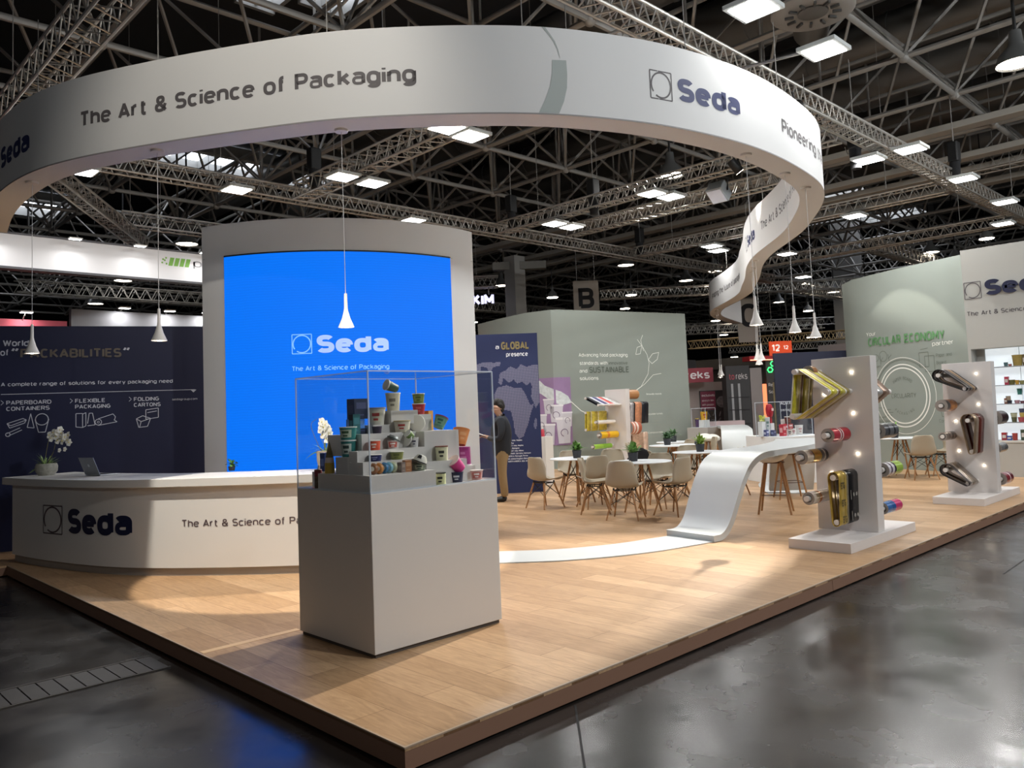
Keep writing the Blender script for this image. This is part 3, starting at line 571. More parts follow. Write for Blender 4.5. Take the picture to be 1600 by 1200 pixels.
# pendant lamps under the ribbon
def pendant(x, y, drop, label):
    t = thing('pendant_lamp', label, 'pendant lamp', (x, y, zb), group='white cone pendant lamps under the ribbon')
    obj('ceiling_cup', G().lathe([(0, 0), (.075, 0), (.07, -.025), (0, -.028)], 20), WHITE, t); obj('cord', G().tube((0, 0, -.02), (0, 0, -drop + .36), .0035, 5), mat('cfcfcf', .6), t)
    g = G().lathe([(.0, .36), (.016, .36), (.019, .2), (.024, .17), (.046, .09), (.084, .004), (.084, 0), (.078, .002), (.04, .085), (.018, .15), (0, .15)], 24, X=M.Translation((0, 0, -drop))); obj('shade', g, mat('d9d6d1', .6), t)
    obj('bulb', G().ball((0, 0, -drop + .03), .035, 10), LAMPGLOW, t)
for x, y, px, lab in ((.30, 7.95, 2.15, 'white cone pendant lamp farthest left, over the potted orchid'), (1.06, 5.87, 2.16, 'white cone pendant lamp left of the screen tower, before the navy wall'), (2.33, 4.07, 2.14, 'white cone pendant lamp in front of the blue screen'),
    (6.74, 1.76, 2.16, 'large white cone pendant lamp just below the hanging letter C'), (7.95, 1.86, 2.19, 'left of the two pendant lamps beside the circular wall'), (8.9, 2.02, 2.21, 'right of the two pendant lamps beside the circular wall'),
    (13.75, 5.52, 2.2, 'small pendant lamp hanging right below the large one by the letter C'), (15.1, 6.36, 2.1, 'small pendant lamp right of the lowest one, near the green neon sign'), (14.6, 6.05, 2.25, 'pendant lamp close behind the lowest small one, near the green neon sign'),
    (20.9, 10.85, 2.2, 'tiny pendant lamp left of a pair before the dark booth'), (21.3, 11.15, 2.25, 'tiny pendant lamp lowest of the far group'), (22.6, 11.95, 2.1, 'tiny pendant lamp right of the far pair before the dark booth')):
    pendant(x, y, px, lab)

# ---------------------------------------------------------------- walls of the stand
NL = [(-2.2, 10.017), (-1.5, 9.73), (2.6, 8.05)]
wl = obj('wall_left', G().wallpath(NL, 0.0, 2.95, .12), NAVY, kind='structure', smooth=0)
S = Path(NL[1:]); GT = mat('c9ccd6', .6); GOLD = mat('6a6157', .5); g = G()
g.text(S, 'World', 1.85, 2.68, .085, .3, .02); g.text(S, 'of', 1.82, 2.555, .085, .09, .02)
g.text(S, '“', 1.945, 2.56, .1, .085, .03); g.text(S, '”', 3.28, 2.56, .1, .085, .03)
g.text(S, 'A complete range of solutions for every packaging need', 1.83, 2.15, .052, 2.08, .02)
g.line(S, [(1.83, 2.045), (4.2, 2.045)], .008); g.poly(S, [(4.14, 2.045), (4.22, 2.045), (4.18, 2.005)])
for u, a, b, w1, w2 in ((1.89, 'PAPERBOARD', 'CONTAINERS', .52, .5), (2.69, 'FLEXIBLE', 'PACKAGING', .36, .43), (3.41, 'FOLDING', 'CARTONS', .32, .34)):
    g.text(S, a, u, 1.905, .055, w1, .02); g.text(S, b, u, 1.825, .055, w2, .02); g.line(S, [(u - .06, 1.965), (u - .03, 1.935), (u - .06, 1.905)], .007)
g.text(S, 'sedagroup.com', 3.9, 1.9, .03, .33, .01)
lw = .009
obj('lettering', g, GT, wl, smooth=0); g = G()
for P in ([(1.9, 1.66), (2.08, 1.72), (2.12, 1.7), (1.94, 1.63), (1.9, 1.66)], [(1.9, 1.66), (1.93, 1.6), (2.1, 1.66), (2.12, 1.7)], [(1.9, 1.53), (2.05, 1.6)], [(1.92, 1.5), (2.07, 1.57)], [(2.13, 1.6), (2.17, 1.78), (2.21, 1.59), (2.13, 1.6)], [(2.22, 1.7), (2.26, 1.53), (2.34, 1.53), (2.38, 1.7)],
          [(2.7, 1.76), (2.7, 1.58), (2.78, 1.57), (2.78, 1.76), (2.7, 1.76)], [(2.78, 1.75), (2.82, 1.77), (2.82, 1.59), (2.78, 1.57)], [(2.84, 1.62), (2.86, 1.76), (2.9, 1.76), (2.93, 1.6), (2.84, 1.59)], [(2.97, 1.68), (3.15, 1.74)], [(2.97, 1.59), (3.2, 1.63), (3.16, 1.66)], [(3.15, 1.74), (3.18, 1.7), (3.17, 1.66)],
          [(3.56, 1.78), (3.72, 1.8), (3.72, 1.67), (3.56, 1.65), (3.56, 1.78)], [(3.58, 1.74), (3.7, 1.76)], [(3.44, 1.66), (3.52, 1.7), (3.62, 1.66), (3.58, 1.55), (3.47, 1.54), (3.44, 1.66)], [(3.44, 1.66), (3.5, 1.62), (3.62, 1.66)], [(3.5, 1.62), (3.48, 1.54)]):
    g.line(S, P, lw)
g.ring(S, 1.91, 1.515, .02, .03, n=16); g.ring(S, 2.3, 1.7, .07, .08, n=24); g.ring(S, 2.97, 1.635, .035, .044, n=20); g.ring(S, 2.97, 1.635, .01, .016, n=12)
obj('icon_drawings', g, GT, wl, smooth=0)
g = G(); g.text(S, 'PACKABILITIES', 2.05, 2.52, .125, 1.21, .03, off=.012)
obj('raised_word', g, GOLD, wl, smooth=0)

# screen tower with its curved LED wall
tc = (4.859, 8.266); R_ = 2.839
arc = [(tc[0] + R_ * cos(radians(-161 + 82 * i / 59)), tc[1] + R_ * sin(radians(-161 + 82 * i / 59))) for i in range(60)]
tw = thing('screen_tower', 'tall curved white tower holding the blue LED screen', 'display tower', (3.9, 6.6, 0)); tl = (3.9, 6.6, 0)
back = [(arc[-1][0] + .05, arc[-1][1] + .75), (arc[0][0] + .75, arc[0][1] + .1)]
obj('tower_body', G().prism(arc + back, 0, 4.2), MATTE, tw, tl)
T = Path(arc)
g = G(); g.line(T, [(.02, 3.757), (.39, 3.757)], .006, off=.002); g.line(T, [(3.6, 3.757), (T.L - .02, 3.757)], .006, off=.002); obj('panel_joint', g, mat('8f908e', .8), tw, tl, smooth=0)
g = G(); us = [.39 + 3.19 * i / 40 for i in range(41)]
vs = [T(u, z, .012) for z in (.9, 3.75) for u in us] + [T(u, z, -.01) for z in (.9, 3.75) for u in us]; k = 41
g.add(vs, [f for i in range(40) for f in ((i, i + 1, k + i + 1, k + i), (k + i, k + i + 1, 3 * k + i + 1, 3 * k + i), (i + 1, i, 2 * k + i, 2 * k + i + 1))] + [(0, k, 3 * k, 2 * k), (k - 1, 3 * k - 1, 4 * k - 1, 2 * k - 1)])
scr = obj('led_screen', g, led_screen(), tw, tl)
LS = mat('6fa3ff', .6, emit=.7); LP = mat('8fa6ff', .6, emit=.7)
g = G(); g.text(T, 'Seda', 1.645, 2.41, .235, .93, .052, off=.016); obj('screen_name', g, LP, scr, tl, smooth=0)
g = G(); logo(g, T, 1.33, 2.41, .25, off=.016); g.text(T, 'The Art & Science of Packaging', 1.325, 2.185, .062, 1.25, .012, off=.016); obj('screen_lettering', g, LS, scr, tl, smooth=0)
g = G(); g.wallpath([tuple(T(u, 0, .016)[:2]) for u in us], 3.748, 3.768, .02); obj('screen_rim', g, BLACK, tw, tl)

# navy map panel and the pale green wall behind it
NR = [(7.4, 8.72), (8.8, 7.52)]; wm = obj('wall_map_panel', G().wallpath(NR, 0, 3.05, .1), NAVYR, kind='structure', smooth=0); S = Path(NR)
g = G(); g.text(S, 'a', 1.03, 2.76, .085, .07, .02); g.text(S, 'presence', 1.23, 2.61, .085, .42, .02)
for i, (w, z) in enumerate(((.28, .985), (.12, .935), (.3, .885), (.22, .835), (.3, .785), (.44, .735), (.38, .685), (.46, .635), (.48, .585))):
    g.text(S, ('ALIT, Italy, Naples', 'Italy', 'ALFET, Italy, Naples', 'Italy, Bologna', 'UKREAT, Italy, Milano', 'GERMANY, Germany, Hannover', 'IBERICA, Portugal, Ponte', 'UK, United Kingdom, Blackwood', 'NORTH AMERICA, USA, Wisconsin')[i], 1.19, z, .028, w, .015)
obj('lettering', g, mat('e4e6ec', .6), wm, smooth=0)
g = G(); g.text(S, 'GLOBAL', 1.14, 2.745, .15, .53, .04, off=.01); obj('raised_word', g, mat('8d7f55', .5), wm, smooth=0)
conts = [[(.62, 2.46), (.8, 2.52), (1.0, 2.5), (1.12, 2.52), (1.1, 2.43), (.98, 2.42), (.9, 2.3), (.84, 2.42), (.74, 2.43), (.72, 2.34), (.62, 2.38)],
 [(1.06, 2.12), (1.1, 2.3), (1.2, 2.34), (1.3, 2.42), (1.42, 2.36), (1.5, 2.45), (1.62, 2.4), (1.78, 2.44), (1.84, 2.44), (1.84, 1.9), (1.72, 1.96), (1.68, 2.1), (1.6, 2.04), (1.52, 2.12), (1.42, 2.08), (1.36, 2.16), (1.26, 2.1), (1.16, 2.2), (1.12, 2.06)],
 [(1.04, 2.02), (1.22, 2.06), (1.36, 2.0), (1.5, 2.0), (1.58, 1.86), (1.66, 1.66), (1.74, 1.7), (1.66, 1.5), (1.6, 1.3), (1.5, 1.06), (1.42, 1.02), (1.34, 1.14), (1.32, 1.36), (1.28, 1.56), (1.1, 1.6), (.96, 1.74), (.98, 1.9)],
 [(1.72, 1.36), (1.76, 1.42), (1.78, 1.3), (1.74, 1.18), (1.71, 1.24)], [(1.7, 1.98), (1.84, 1.9), (1.84, 1.72), (1.76, 1.6), (1.68, 1.82)]]
def inside(p, poly):
    r = False; j = len(poly) - 1
    for i in range(len(poly)):
        (a, b), (c, d) = poly[i], poly[j]
        if (b > p[1]) != (d > p[1]) and p[0] < (c - a) * (p[1] - b) / (d - b) + a: r = not r
        j = i
    return r
g = G(); st = .016
for i in range(int(1.3 / st)):
    for j in range(int(1.6 / st)):
        u, z = .58 + i * st, 1.0 + j * st
        if u < 1.83 and any(inside((u, z), c) for c in conts): g.poly(S, [(u - .0062, z - .0062), (u + .0062, z - .0062), (u + .0062, z + .0062), (u - .0062, z + .0062)])
obj('dotted_map', g, mat('81809a', .6), wm, smooth=0)
CW = [(13.6, 14.6), (13.23, 13.26), (12.98, 11.98), (13.14, 11.17), (13.3, 11.05), (13.46, 11.01), (14.86, 10.61), (17.54, 9.92)]
wc = obj('wall_centre', G().wallpath(CW, 0, 4.2, .3), SAGE, kind='structure', smooth=25); S = Path(CW)
g = G(); WT = mat('e6e9e2', .7); g.text(S, 'Advancing food packaging', 4.31, 2.94, .1, 1.62, .01); g.text(S, 'standards with', 4.33, 2.72, .1, .9, .01); g.text(S, 'and', 4.31, 2.51, .1, .25, .01); g.text(S, 'solutions', 4.31, 2.31, .1, .6, .01)
st = [(6.05, 1.95), (6.35, 2.1), (6.62, 2.45), (6.68, 2.75), (6.62, 3.0), (6.45, 3.25), (6.3, 3.42)]
g.line(S, st, .014); g.line(S, [(6.1, 1.95), (6.5, 2.18), (6.8, 2.42), (7.1, 2.46)], .014)
for P in ([(6.45, 3.25), (6.28, 3.2), (6.22, 3.0), (6.38, 3.02), (6.45, 3.25)], [(6.66, 2.85), (6.82, 3.02), (7.05, 3.06), (6.98, 2.86), (6.78, 2.74), (6.66, 2.85)], [(6.5, 3.1), (6.42, 3.4), (6.5, 3.55)]): g.line(S, P, .014)
for z in (1.86, 1.3, .78): g.text(S, ('Renewable materials', 'Recyclable formats', 'Compostable')[int(z < 1.5) + int(z < 1)], 6.52, z, .05, .55, .01)
obj('white_lettering', g, WT, wc, smooth=0)
g = G(); g.text(S, 'innovative', 5.28, 2.72, .09, .64, .01); g.text(S, 'SUSTAINABLE', 4.62, 2.5, .17, 1.32, .02, off=.008); obj('dark_lettering', g, mat('5d665c', .6), wc, smooth=0)
g = G(); 
for z in (1.7, 1.62, 1.13, 1.05, .7): g.line(S, [(6.52, z), (6.95, z)], .018)
for z in (1.62, 1.12):
    for P in ([(7.25, z - .16), (7.25, z + .12), (7.33, z + .12)], [(7.33, z - .16), (7.33, z + .05)], [(7.45, z - .1), (7.5, z + .1), (7.58, z - .08), (7.66, z + .08)], [(7.28, z + .2), (7.36, z + .24)]): g.line(S, P, .016)
obj('icon_drawings', g, mat('8f958c', .7), wc, smooth=0)
# wall print of cups on violet ground
po = thing('wall_print', 'violet print of a frosty splash and paper cups on the pale wall', 'poster', (13.02, 11.55, 1.5)); pl_ = (13.02, 11.55, 1.5)
g = G(); g.wallpath([S(u, 0, .016)[:2] for u in [2.92] + [S.c[i] for i in range(len(S.c)) if 2.93 < S.c[i] < 4.0] + [4.0]], .62, 2.4, .01); obj('backing', g, mat('94789f', .6, var=.1, vscale=2), po, pl_)
g = G(); pc = mat('c9c6cf', .6)
def cup2(u, z, w, h):
    for i in range(8):
        a, b = -.5 + i / 8, -.5 + (i + 1) / 8; g.poly(S, [(u + a * w * .8, z), (u + b * w * .8, z), (u + b * w, z + h), (u + a * w, z + h)], 0, .026); g.poly(S, [(u + a * w * 1.08, z + h), (u + b * w * 1.08, z + h), (u + b * w * 1.08, z + h * 1.1), (u + a * w * 1.08, z + h * 1.1)], 1, .028)
    g.ring(S, u, z + h * .45, w * .22, w * .26, 2, .029, 20, radians(-30), radians(250))
for c in ((3.1, .95, .34, .45), (3.55, 1.22, .36, .42), (3.35, 1.45, .32, .36), (3.3, .64, .42, .5), (3.75, .66, .4, .62), (3.85, 1.1, .3, .35)): cup2(*c)
obj('printed_cups', g, [mat('c9c7d0', .6), mat('e2e1e6', .6), mat('5b4668', .6)], po, pl_, smooth=0)
g = G(); top = [(2.94, 2.3), (3.1, 2.34), (3.25, 2.2), (3.5, 2.1), (3.7, 2.02), (3.9, 1.9), (3.99, 1.75)]; bot = [(2.94, 1.98), (3.1, 2.0), (3.25, 1.9), (3.5, 1.74), (3.7, 1.66), (3.9, 1.7), (3.99, 1.72)]
for i in range(6): g.poly(S, [bot[i], bot[i + 1], top[i + 1], top[i]], 0, .026)
obj('printed_splash', g, mat('cfd6d8', .6, var=.15, vscale=12), po, pl_, smooth=0)
g = G(); g.line(S, [(4.0, 1.75), (4.3, 1.5), (4.6, 1.36)], .02, off=.004); obj('drip_line', g, WT, po, pl_, smooth=0)

# circular economy wall on the right
WR = [(17.6, 5.3), (16.62, 4.88), (16.05, 4.40), (15.72, 3.84), (15.38, 3.17), (15.09, 2.43), (14.82, 1.77), (14.75, 1.6)]
wr = obj('wall_right', G().wallpath(WR, 0, 4.25, .25), SAGE, kind='structure', smooth=30); S = Path(WR)
g = G(); g.text(S, 'CIRCULAR ECONOMY', 2.23, 2.67, .19, 2.03, .03, off=.01, rot=-.012); obj('raised_word', g, mat('5d8f5d', .6), wr, smooth=0)
g = G(); g.text(S, 'Your', 2.18, 2.9, .09, .3, .0); g.text(S, 'partner', 3.95, 2.53, .09, .48, .0)
for r, w in ((.57, .028), (.645, .028), (.8, .012)): g.ring(S, 3.15, 1.55, r, r + w, off=.004, n=72)
obj('white_lettering', g, mat('e6e8e1', .7), wr, smooth=0)
g = G(); g.ring(S, 3.15, 1.55, .755, .77, off=.005, n=50, a0=radians(50), a1=radians(185))
g.text(S, 'CIRCULARITY', 3.15, 1.5, .1, .66, .005, anchor='c')
for s_, a0, sg, rr in (('PAPER BOARD', 128, -1, .34), ('PACKAGING', 232, 1, -.41)):
    for i, ch_ in enumerate(s_):
        if ch_ == ' ': continue
        a = radians(a0 + sg * (76 if sg > 0 else 76) * i / (len(s_) - 1)); g.text(S, ch_, 3.15 + abs(rr) * cos(a), 1.55 + abs(rr) * sin(a), .065, None, .01, anchor='c', rot=(a - pi / 2 if sg < 0 else a + pi / 2))
g.text(S, 'Paper and', 4.02, 2.3, .07, .36); g.text(S, 'Board', 4.02, 2.15, .07, .22); g.text(S, 'Fibers', 2.35, 2.18, .06, .24); g.text(S, 'Consumer', 3.98, .98, .07, .36); g.text(S, 'Converting', 2.36, .98, .06, .36)
for P in ([(3.62, 2.42), (3.84, 2.42), (3.84, 2.12), (3.62, 2.12), (3.62, 2.42)], [(3.75, 2.34), (3.97, 2.34), (3.97, 2.02), (3.75, 2.02), (3.75, 2.34)], [(3.66, 2.48), (3.84, 2.5)], [(2.58, 2.24), (2.58, 2.45)], [(2.58, 2.32), (2.66, 2.4)], [(2.84, 2.26), (2.8, 2.46)], [(2.8, 2.36), (2.9, 2.44)],
          [(2.4, 1.1), (2.62, 1.1), (2.62, 1.3), (2.4, 1.3), (2.4, 1.1)], [(2.64, 1.14), (2.8, 1.14)], [(2.64, 1.2), (2.84, 1.2)], [(2.64, 1.26), (2.78, 1.26)], [(4.02, 1.3), (4.06, 1.1), (4.2, 1.1), (4.26, 1.3), (4.18, 1.26), (4.08, 1.26), (4.02, 1.3)], [(4.1, 1.75), (4.2, 1.7), (4.16, 1.6)]):
    g.line(S, P, .013)
for u, z, r in ((2.45, 2.4, .08), (2.66, 2.42, .12), (2.52, 1.06, .035)): g.ring(S, u, z, r - .013, r, n=18)
obj('dark_drawings', g, mat('6a7268', .7), wr, smooth=0)
# navy wall behind the bar
NB = [(15.43, 6.11), (16.66, 4.9)]; wn = obj('wall_navy', G().wallpath(NB, 0, 2.68, .1), mat('080e2c', .6), kind='structure', smooth=0)
g = G(); Sn = Path(NB); g.text(Sn, 'ADVANCED', .08, 1.45, .08, .5, .02); g.text(Sn, 'packaging solutions', .08, 1.3, .06, .62, .01); obj('lettering', g, GT, wn, smooth=0)

# logo wall with the backlit product niche
LX = 14.35; g = G()
g.box((LX, -.05, 2.365), (LX + .34, 1.62, 4.25)); g.box((LX, 1.57, 0), (LX + .34, 1.62, 2.365)); g.box((LX + .32, -.05, 0), (LX + .36, 1.57, 2.365)); g.box((LX, -.05, .0), (LX + .32, 1.57, .62))
lw_ = obj('wall_logo', g, mat('b3b2ac', .75), kind='structure', smooth=0)
obj('counter_board', G().box((LX - .02, -.05, .62), (LX + .32, 1.57, .655)), mat('cfcfca', .5), lw_, smooth=0)
obj('backlit_panel', G().box((LX + .305, -.05, .66), (LX + .318, 1.42, 2.36)), mat('e6eff4', .5, emit=.5), lw_, smooth=0)
g = G()
for z in (.985, 1.325, 1.67, 2.01): g.box((LX + .03, -.05, z - .014), (LX + .3, 1.55, z))
obj('shelf_board', g, mat('8d9094', .4), lw_, smooth=0)
g = G(); 
for y in (.3, .86, 1.42): g.box((LX + .3, y - .004, .66), (LX + .304, y + .004, 2.36))
obj('panel_joint', g, mat('c2c9cc', .6), lw_, smooth=0)
Sl = plane((LX, 2, 0), (0, -1, 0), (0, 0, 1))
g = G(); g.text(Sl, 'Seda', .76, 3.34, .29, 1.08, .052, off=.03); o = obj('raised_name', g, INKB, lw_, smooth=0); m_ = o.modifiers.new('depth', 'SOLIDIFY'); m_.thickness = .03; m_.offset = 0
g = G(); logo(g, Sl, .41, 3.31, .31, off=.03, wl=.9); g.text(Sl, 'The Art & Science of Packaging', .42, 2.99, .085, 1.72, .012, off=.006); obj('logo', g, GREYINK, lw_, smooth=0)
# ---------------------------------------------------------------- reception desk
CF = smooth_path([(.12, 8.06), (.15, 7.8), (.22, 7.32), (.34, 6.78), (.5, 6.2), (.68, 5.76), (.9, 5.4), (1.31, 4.85), (1.81, 4.29), (2.3, 3.86), (2.75, 3.52)], .1, 4)
ct = thing('reception_desk', 'long curved white reception desk with the name on its front', 'reception desk', (.9, 5.8, 0)); cl = (.9, 5.8, 0)
P2 = lambda q: [(p.x, p.y) for p in q]
obj('desk_body', G().prism(P2(offset(CF, -.0)) + P2(offset(CF, .62))[::-1], .085, .912), WHITE, ct, cl)
obj('plinth', G().prism(P2(offset(CF, .03)) + P2(offset(CF, .58))[::-1], 0, .085), mat('9d958c', .4), ct, cl)
TE = [CF[0] + (CF[0] - CF[1]).normalized() * .16] + CF + [CF[-1] + (CF[-1] - CF[-2]).normalized() * .05]
obj('desk_top', G().prism(P2(offset(TE, -.06)) + P2(offset(TE, .78))[::-1], .915, 1.0), WHITE, ct, cl, bevel=.004)
S = Path(P2(CF)); d0 = S.L
def u_at(x, y): return min(((V((x, y, 0)) - S.p[i]).length, S.c[i]) for i in range(len(S.p)))[1]
ua = u_at(.33, 6.8); ub = u_at(.73, 5.66)
u1 = u_at(.24, 7.2); u2 = u_at(.345, 6.76); u3 = u_at(.365, 6.7); u4 = u_at(.68, 5.76); u5 = u_at(1.02, 5.24)
g = G(); g.text(S, 'Seda', u3 - .02, .41, .27, u4 - u3 + .03, .056); obj('name_lettering', g, INKB, ct, cl, smooth=0)
g = G(); logo(g, S, u1 - .04, .39, .31, wl=(u2 - u1) / .31); g.text(S, 'The Art & Science of Packaging', u5, .5, .075, 1.68, .014); obj('lettering', g, mat('5d4f52', .6), ct, cl, smooth=0)

# white band that runs along the floor, and rises into the bar
def band(name, label, cat, ctrl, w, t, m, group=None, lat_yaw=None):
    P = cr(ctrl, 8); L = []
    for i in range(len(P)):
        d = P[min(i + 1, len(P) - 1)] - P[max(i - 1, 0)]; d.z = 0
        if d.length < 1e-3: d = V((1, 0, 0))
        d.normalize(); L.append(V((-d.y, d.x, 0)))
    L = [(L[max(0, i - 6)] + L[max(0, i - 3)] + L[i] + L[min(len(L) - 1, i + 3)] + L[min(len(L) - 1, i + 6)]).normalized() for i in range(len(L))]
    o = obj(name, G().sweep(P, L, w, t), m, loc=tuple(P[0]), smooth=30); return tag(o, label, cat, group)
BAND = mat('c4c8c8', .4)
band('floor_band', 'flat white band curving over the wood floor from the desk to the bar', 'floor strip', [(2.9, 3.95, .012), (3.3, 3.5, .012), (3.66, 3.1, .012), (4.1, 2.68, .012), (4.75, 2.34, .012), (5.4, 2.18, .012), (5.72, 2.13, .012)], .66, .011, BAND)
band('ribbon_bar', 'near white bar table that rises from the floor in one bent sheet', 'bar table', [(5.62, 2.15, .075), (5.78, 2.125, .09), (5.9, 2.1, .2), (6.02, 2.08, .42), (6.16, 2.06, .66), (6.32, 2.04, .84), (6.55, 2.02, .935), (6.9, 2.0, .955), (7.5, 2.03, .955), (8.2, 2.15, .955), (8.9, 2.38, .955), (9.5, 2.66, .955), (9.85, 2.88, .93), (10.08, 3.06, .82), (10.2, 3.17, .6), (10.28, 3.24, .3), (10.34, 3.3, .085)], .72, .07, BAND)
band('floor_band', 'second white floor band seen under the near bar table', 'floor strip', [(10.3, 3.3, .012), (10.9, 3.75, .012), (11.6, 4.2, .012), (12.4, 4.5, .012)], .66, .011, BAND)
band('ribbon_bar', 'farther white bar table whose bent end faces the camera', 'bar table', [(13.6, 6.1, .075), (13.75, 6.2, .12), (13.9, 6.3, .4), (14.08, 6.42, .75), (14.3, 6.55, .9), (14.7, 6.8, .93), (15.6, 7.35, .93), (16.8, 8.1, .93), (17.6, 8.7, .93)], .7, .07, BAND)

# ---------------------------------------------------------------- tall display case
pd = thing('display_pedestal', 'big square white pedestal under the packaging case', 'pedestal', (1.24, 1.75, 0))
PX0, PX1, PY0, PY1, PZ = .69, 1.81, 1.255, 2.21, 1.05
g = G().box((PX0, PY0, .025), (PX1, PY1, PZ)); obj('pedestal_body', g, mat('d3cec8', .5), pd, (1.24, 1.75, 0), smooth=0, bevel=.004)
obj('plinth', G().box((PX0 + .015, PY0 + .015, 0), (PX1 - .015, PY1 - .015, .025)), mat('4a423c', .6), pd, (1.24, 1.75, 0), smooth=0)
def case(label, x0, x1, y0, y1, z0, z1, t=.008, e=.0045, name='acrylic_case'):
    c = ((x0 + x1) / 2, (y0 + y1) / 2, z0); o = thing(name, label, 'display case', c)
    for a, b in (((x0, y0, z0), (x1, y0 + t, z1)), ((x0, y1 - t, z0), (x1, y1, z1)), ((x0, y0 + t, z0), (x0 + t, y1 - t, z1)), ((x1 - t, y0 + t, z0), (x1, y1 - t, z1)), ((x0, y0, z1), (x1, y1, z1 + t))): obj('pane', G().box(a, b), ACR, o, c, smooth=0)
    g = G(); z2 = z1 + t
    for x in (x0, x1):
        for y in (y0, y1): g.box((x - e, y - e, z0), (x + e, y + e, z2))
    for y in (y0, y1):
        for z in (z2, z0 + e): g.box((x0, y - e, z - e), (x1, y + e, z + e))
    for x in (x0, x1):
        for z in (z2, z0 + e): g.box((x - e, y0, z - e), (x + e, y1, z + e))
    obj('edge', g, EDGE, o, c, smooth=0); return o
case('large clear acrylic case full of tubs on the square pedestal', PX0 + .005, PX1 - .005, PY0 + .005, PY1 - .005, PZ, 1.848)
rs = thing('display_steps', 'white stepped riser carrying the tubs inside the large case', 'display riser', (1.15, 1.6, PZ)); rl_ = (1.15, 1.6, PZ)
for a, b in (((.703, 1.268, PZ), (1.245, 1.93, 1.165)), ((.72, 1.38, 1.165), (1.10, 1.47, 1.25)), ((1.25, 1.38, PZ), (1.63, 1.47, 1.215)), ((.735, 1.47, 1.165), (1.31, 1.57, 1.322)), ((1.10, 1.38, 1.165), (1.24, 1.47, 1.25)),
            ((.72, 1.57, 1.165), (.84, 1.72, 1.282)), ((.80, 1.66, 1.282), (1.0, 1.95, 1.432)), ((.84, 1.57, 1.165), (1.31, 1.66, 1.434)), ((1.0, 1.66, 1.165), (1.31, 1.95, 1.492)), ((1.165, 1.67, 1.492), (1.41, 1.95, 1.592)), ((1.31, 1.47, PZ), (1.635, 1.9, 1.431)), ((1.415, 1.66, 1.431), (1.53, 1.86, 1.557)), ((.80, 1.96, PZ), (.95, 2.18, 1.165)), ((1.68, 1.47, PZ), (1.79, 1.62, 1.152))):
    obj('step', G().box(a, b), mat('cdc9c4', .5), rs, rl_, smooth=0)

# ---------------------------------------------------------------- plants, laptop on the desk
def leaf(g, p, yaw, L, w, up, droop, m=0, n=6):
    p = V(p); d = V((cos(yaw), sin(yaw), 0)); s_ = V((-sin(yaw), cos(yaw), 0)); rows = []
    for i in range(n + 1):
        t = i / n; c = p + d * (L * t * cos(up)) + V((0, 0, L * t * sin(up) - droop * t * t)); ww = w * sin(pi * min(1, .12 + .88 * t)) ** .7 if i < n else .0005
        rows += [c - s_ * ww / 2 + V((0, 0, .12 * ww)), c, c + s_ * ww / 2 + V((0, 0, .12 * ww))]
    g.add(rows, [(3 * i + j, 3 * i + j + 1, 3 * i + 4 + j, 3 * i + 3 + j) for i in range(n) for j in (0, 1)], m)
PETAL = mat('f4f2ea', .6); PETC = mat('d9c75a', .6)
def orchid(loc, label, potm, pot, stems, big, grass, bare=None):
    o = thing('potted_orchid', label, 'potted plant', loc, group=None)
    obj('pot', G().lathe(pot, 28), potm, o)
    h = pot[-4][1] if len(pot) > 4 else .15
    g = G()
    for yaw, L, w, up, dr in big: leaf(g, (0, 0, h - .02), yaw, L, w, up, dr, n=8)
    obj('broad_leaves', g, mat('6d8f45', .45, var=.25, vscale=20), o)
    if grass:
        g = G()
        for k in range(grass): leaf(g, (random.uniform(-.03, .03), random.uniform(-.03, .03), h), random.uniform(0, 2 * pi), random.uniform(.12, .24), .012, random.uniform(.5, 1.3), random.uniform(.02, .12))
        obj('grass_leaves', g, mat('8fa868', .5, var=.3, vscale=30), o)
    g = G()
    for s_ in stems: g.pipe(cr(s_['path'], 5), .004, 6)
    if bare: g.pipe(cr(bare, 5), .003, 6)
    obj('flower_stem', g, mat('5d5a32', .6), o)
    for s_ in stems:
        for (x, y, z, yaw, sz) in s_['flowers']:
            f = G(); X = M.Translation((x, y, z)) @ M.Rotation(yaw, 4, 'Z') @ M.Rotation(radians(80), 4, 'Y')
            for k, (a, L, w) in enumerate(((90, 1, .75), (210, 1, .75), (330, 1, .75), (20, 1.05, 1.1), (160, 1.05, 1.1))):
                t = G(); leaf(t, (0, 0, 0), radians(a), sz * L, sz * w, .15, .15 * sz, n=5); f.add(t.v, t.f, 0, X)
            f.ball((0, 0, .006), sz * .16, 6, 1, X=X); obj('flower', f, [PETAL, PETC], o, smooth=60)
cy = radians(225)
fl1 = [(.03 + .075 * i % .3, -.03, .0, 0, .05) for i in range(1)]
POT1 = [(0, 0), (.085, 0), (.12, .05), (.125, .11), (.112, .145), (.1, .14), (.0, .13)]
fl = []
for i, (a, z) in enumerate(((-.1, .47), (-.05, .5), (0, .5), (.05, .49), (-.08, .43), (-.02, .45), (.04, .44), (.09, .44), (.13, .46), (.0, .4), (.06, .39), (.12, .4), (.14, .37), (.03, .53))):
    fl.append((.10 + a * .72, -.08 - a * .72, z + .02, cy + random.uniform(-.5, .5), .047))
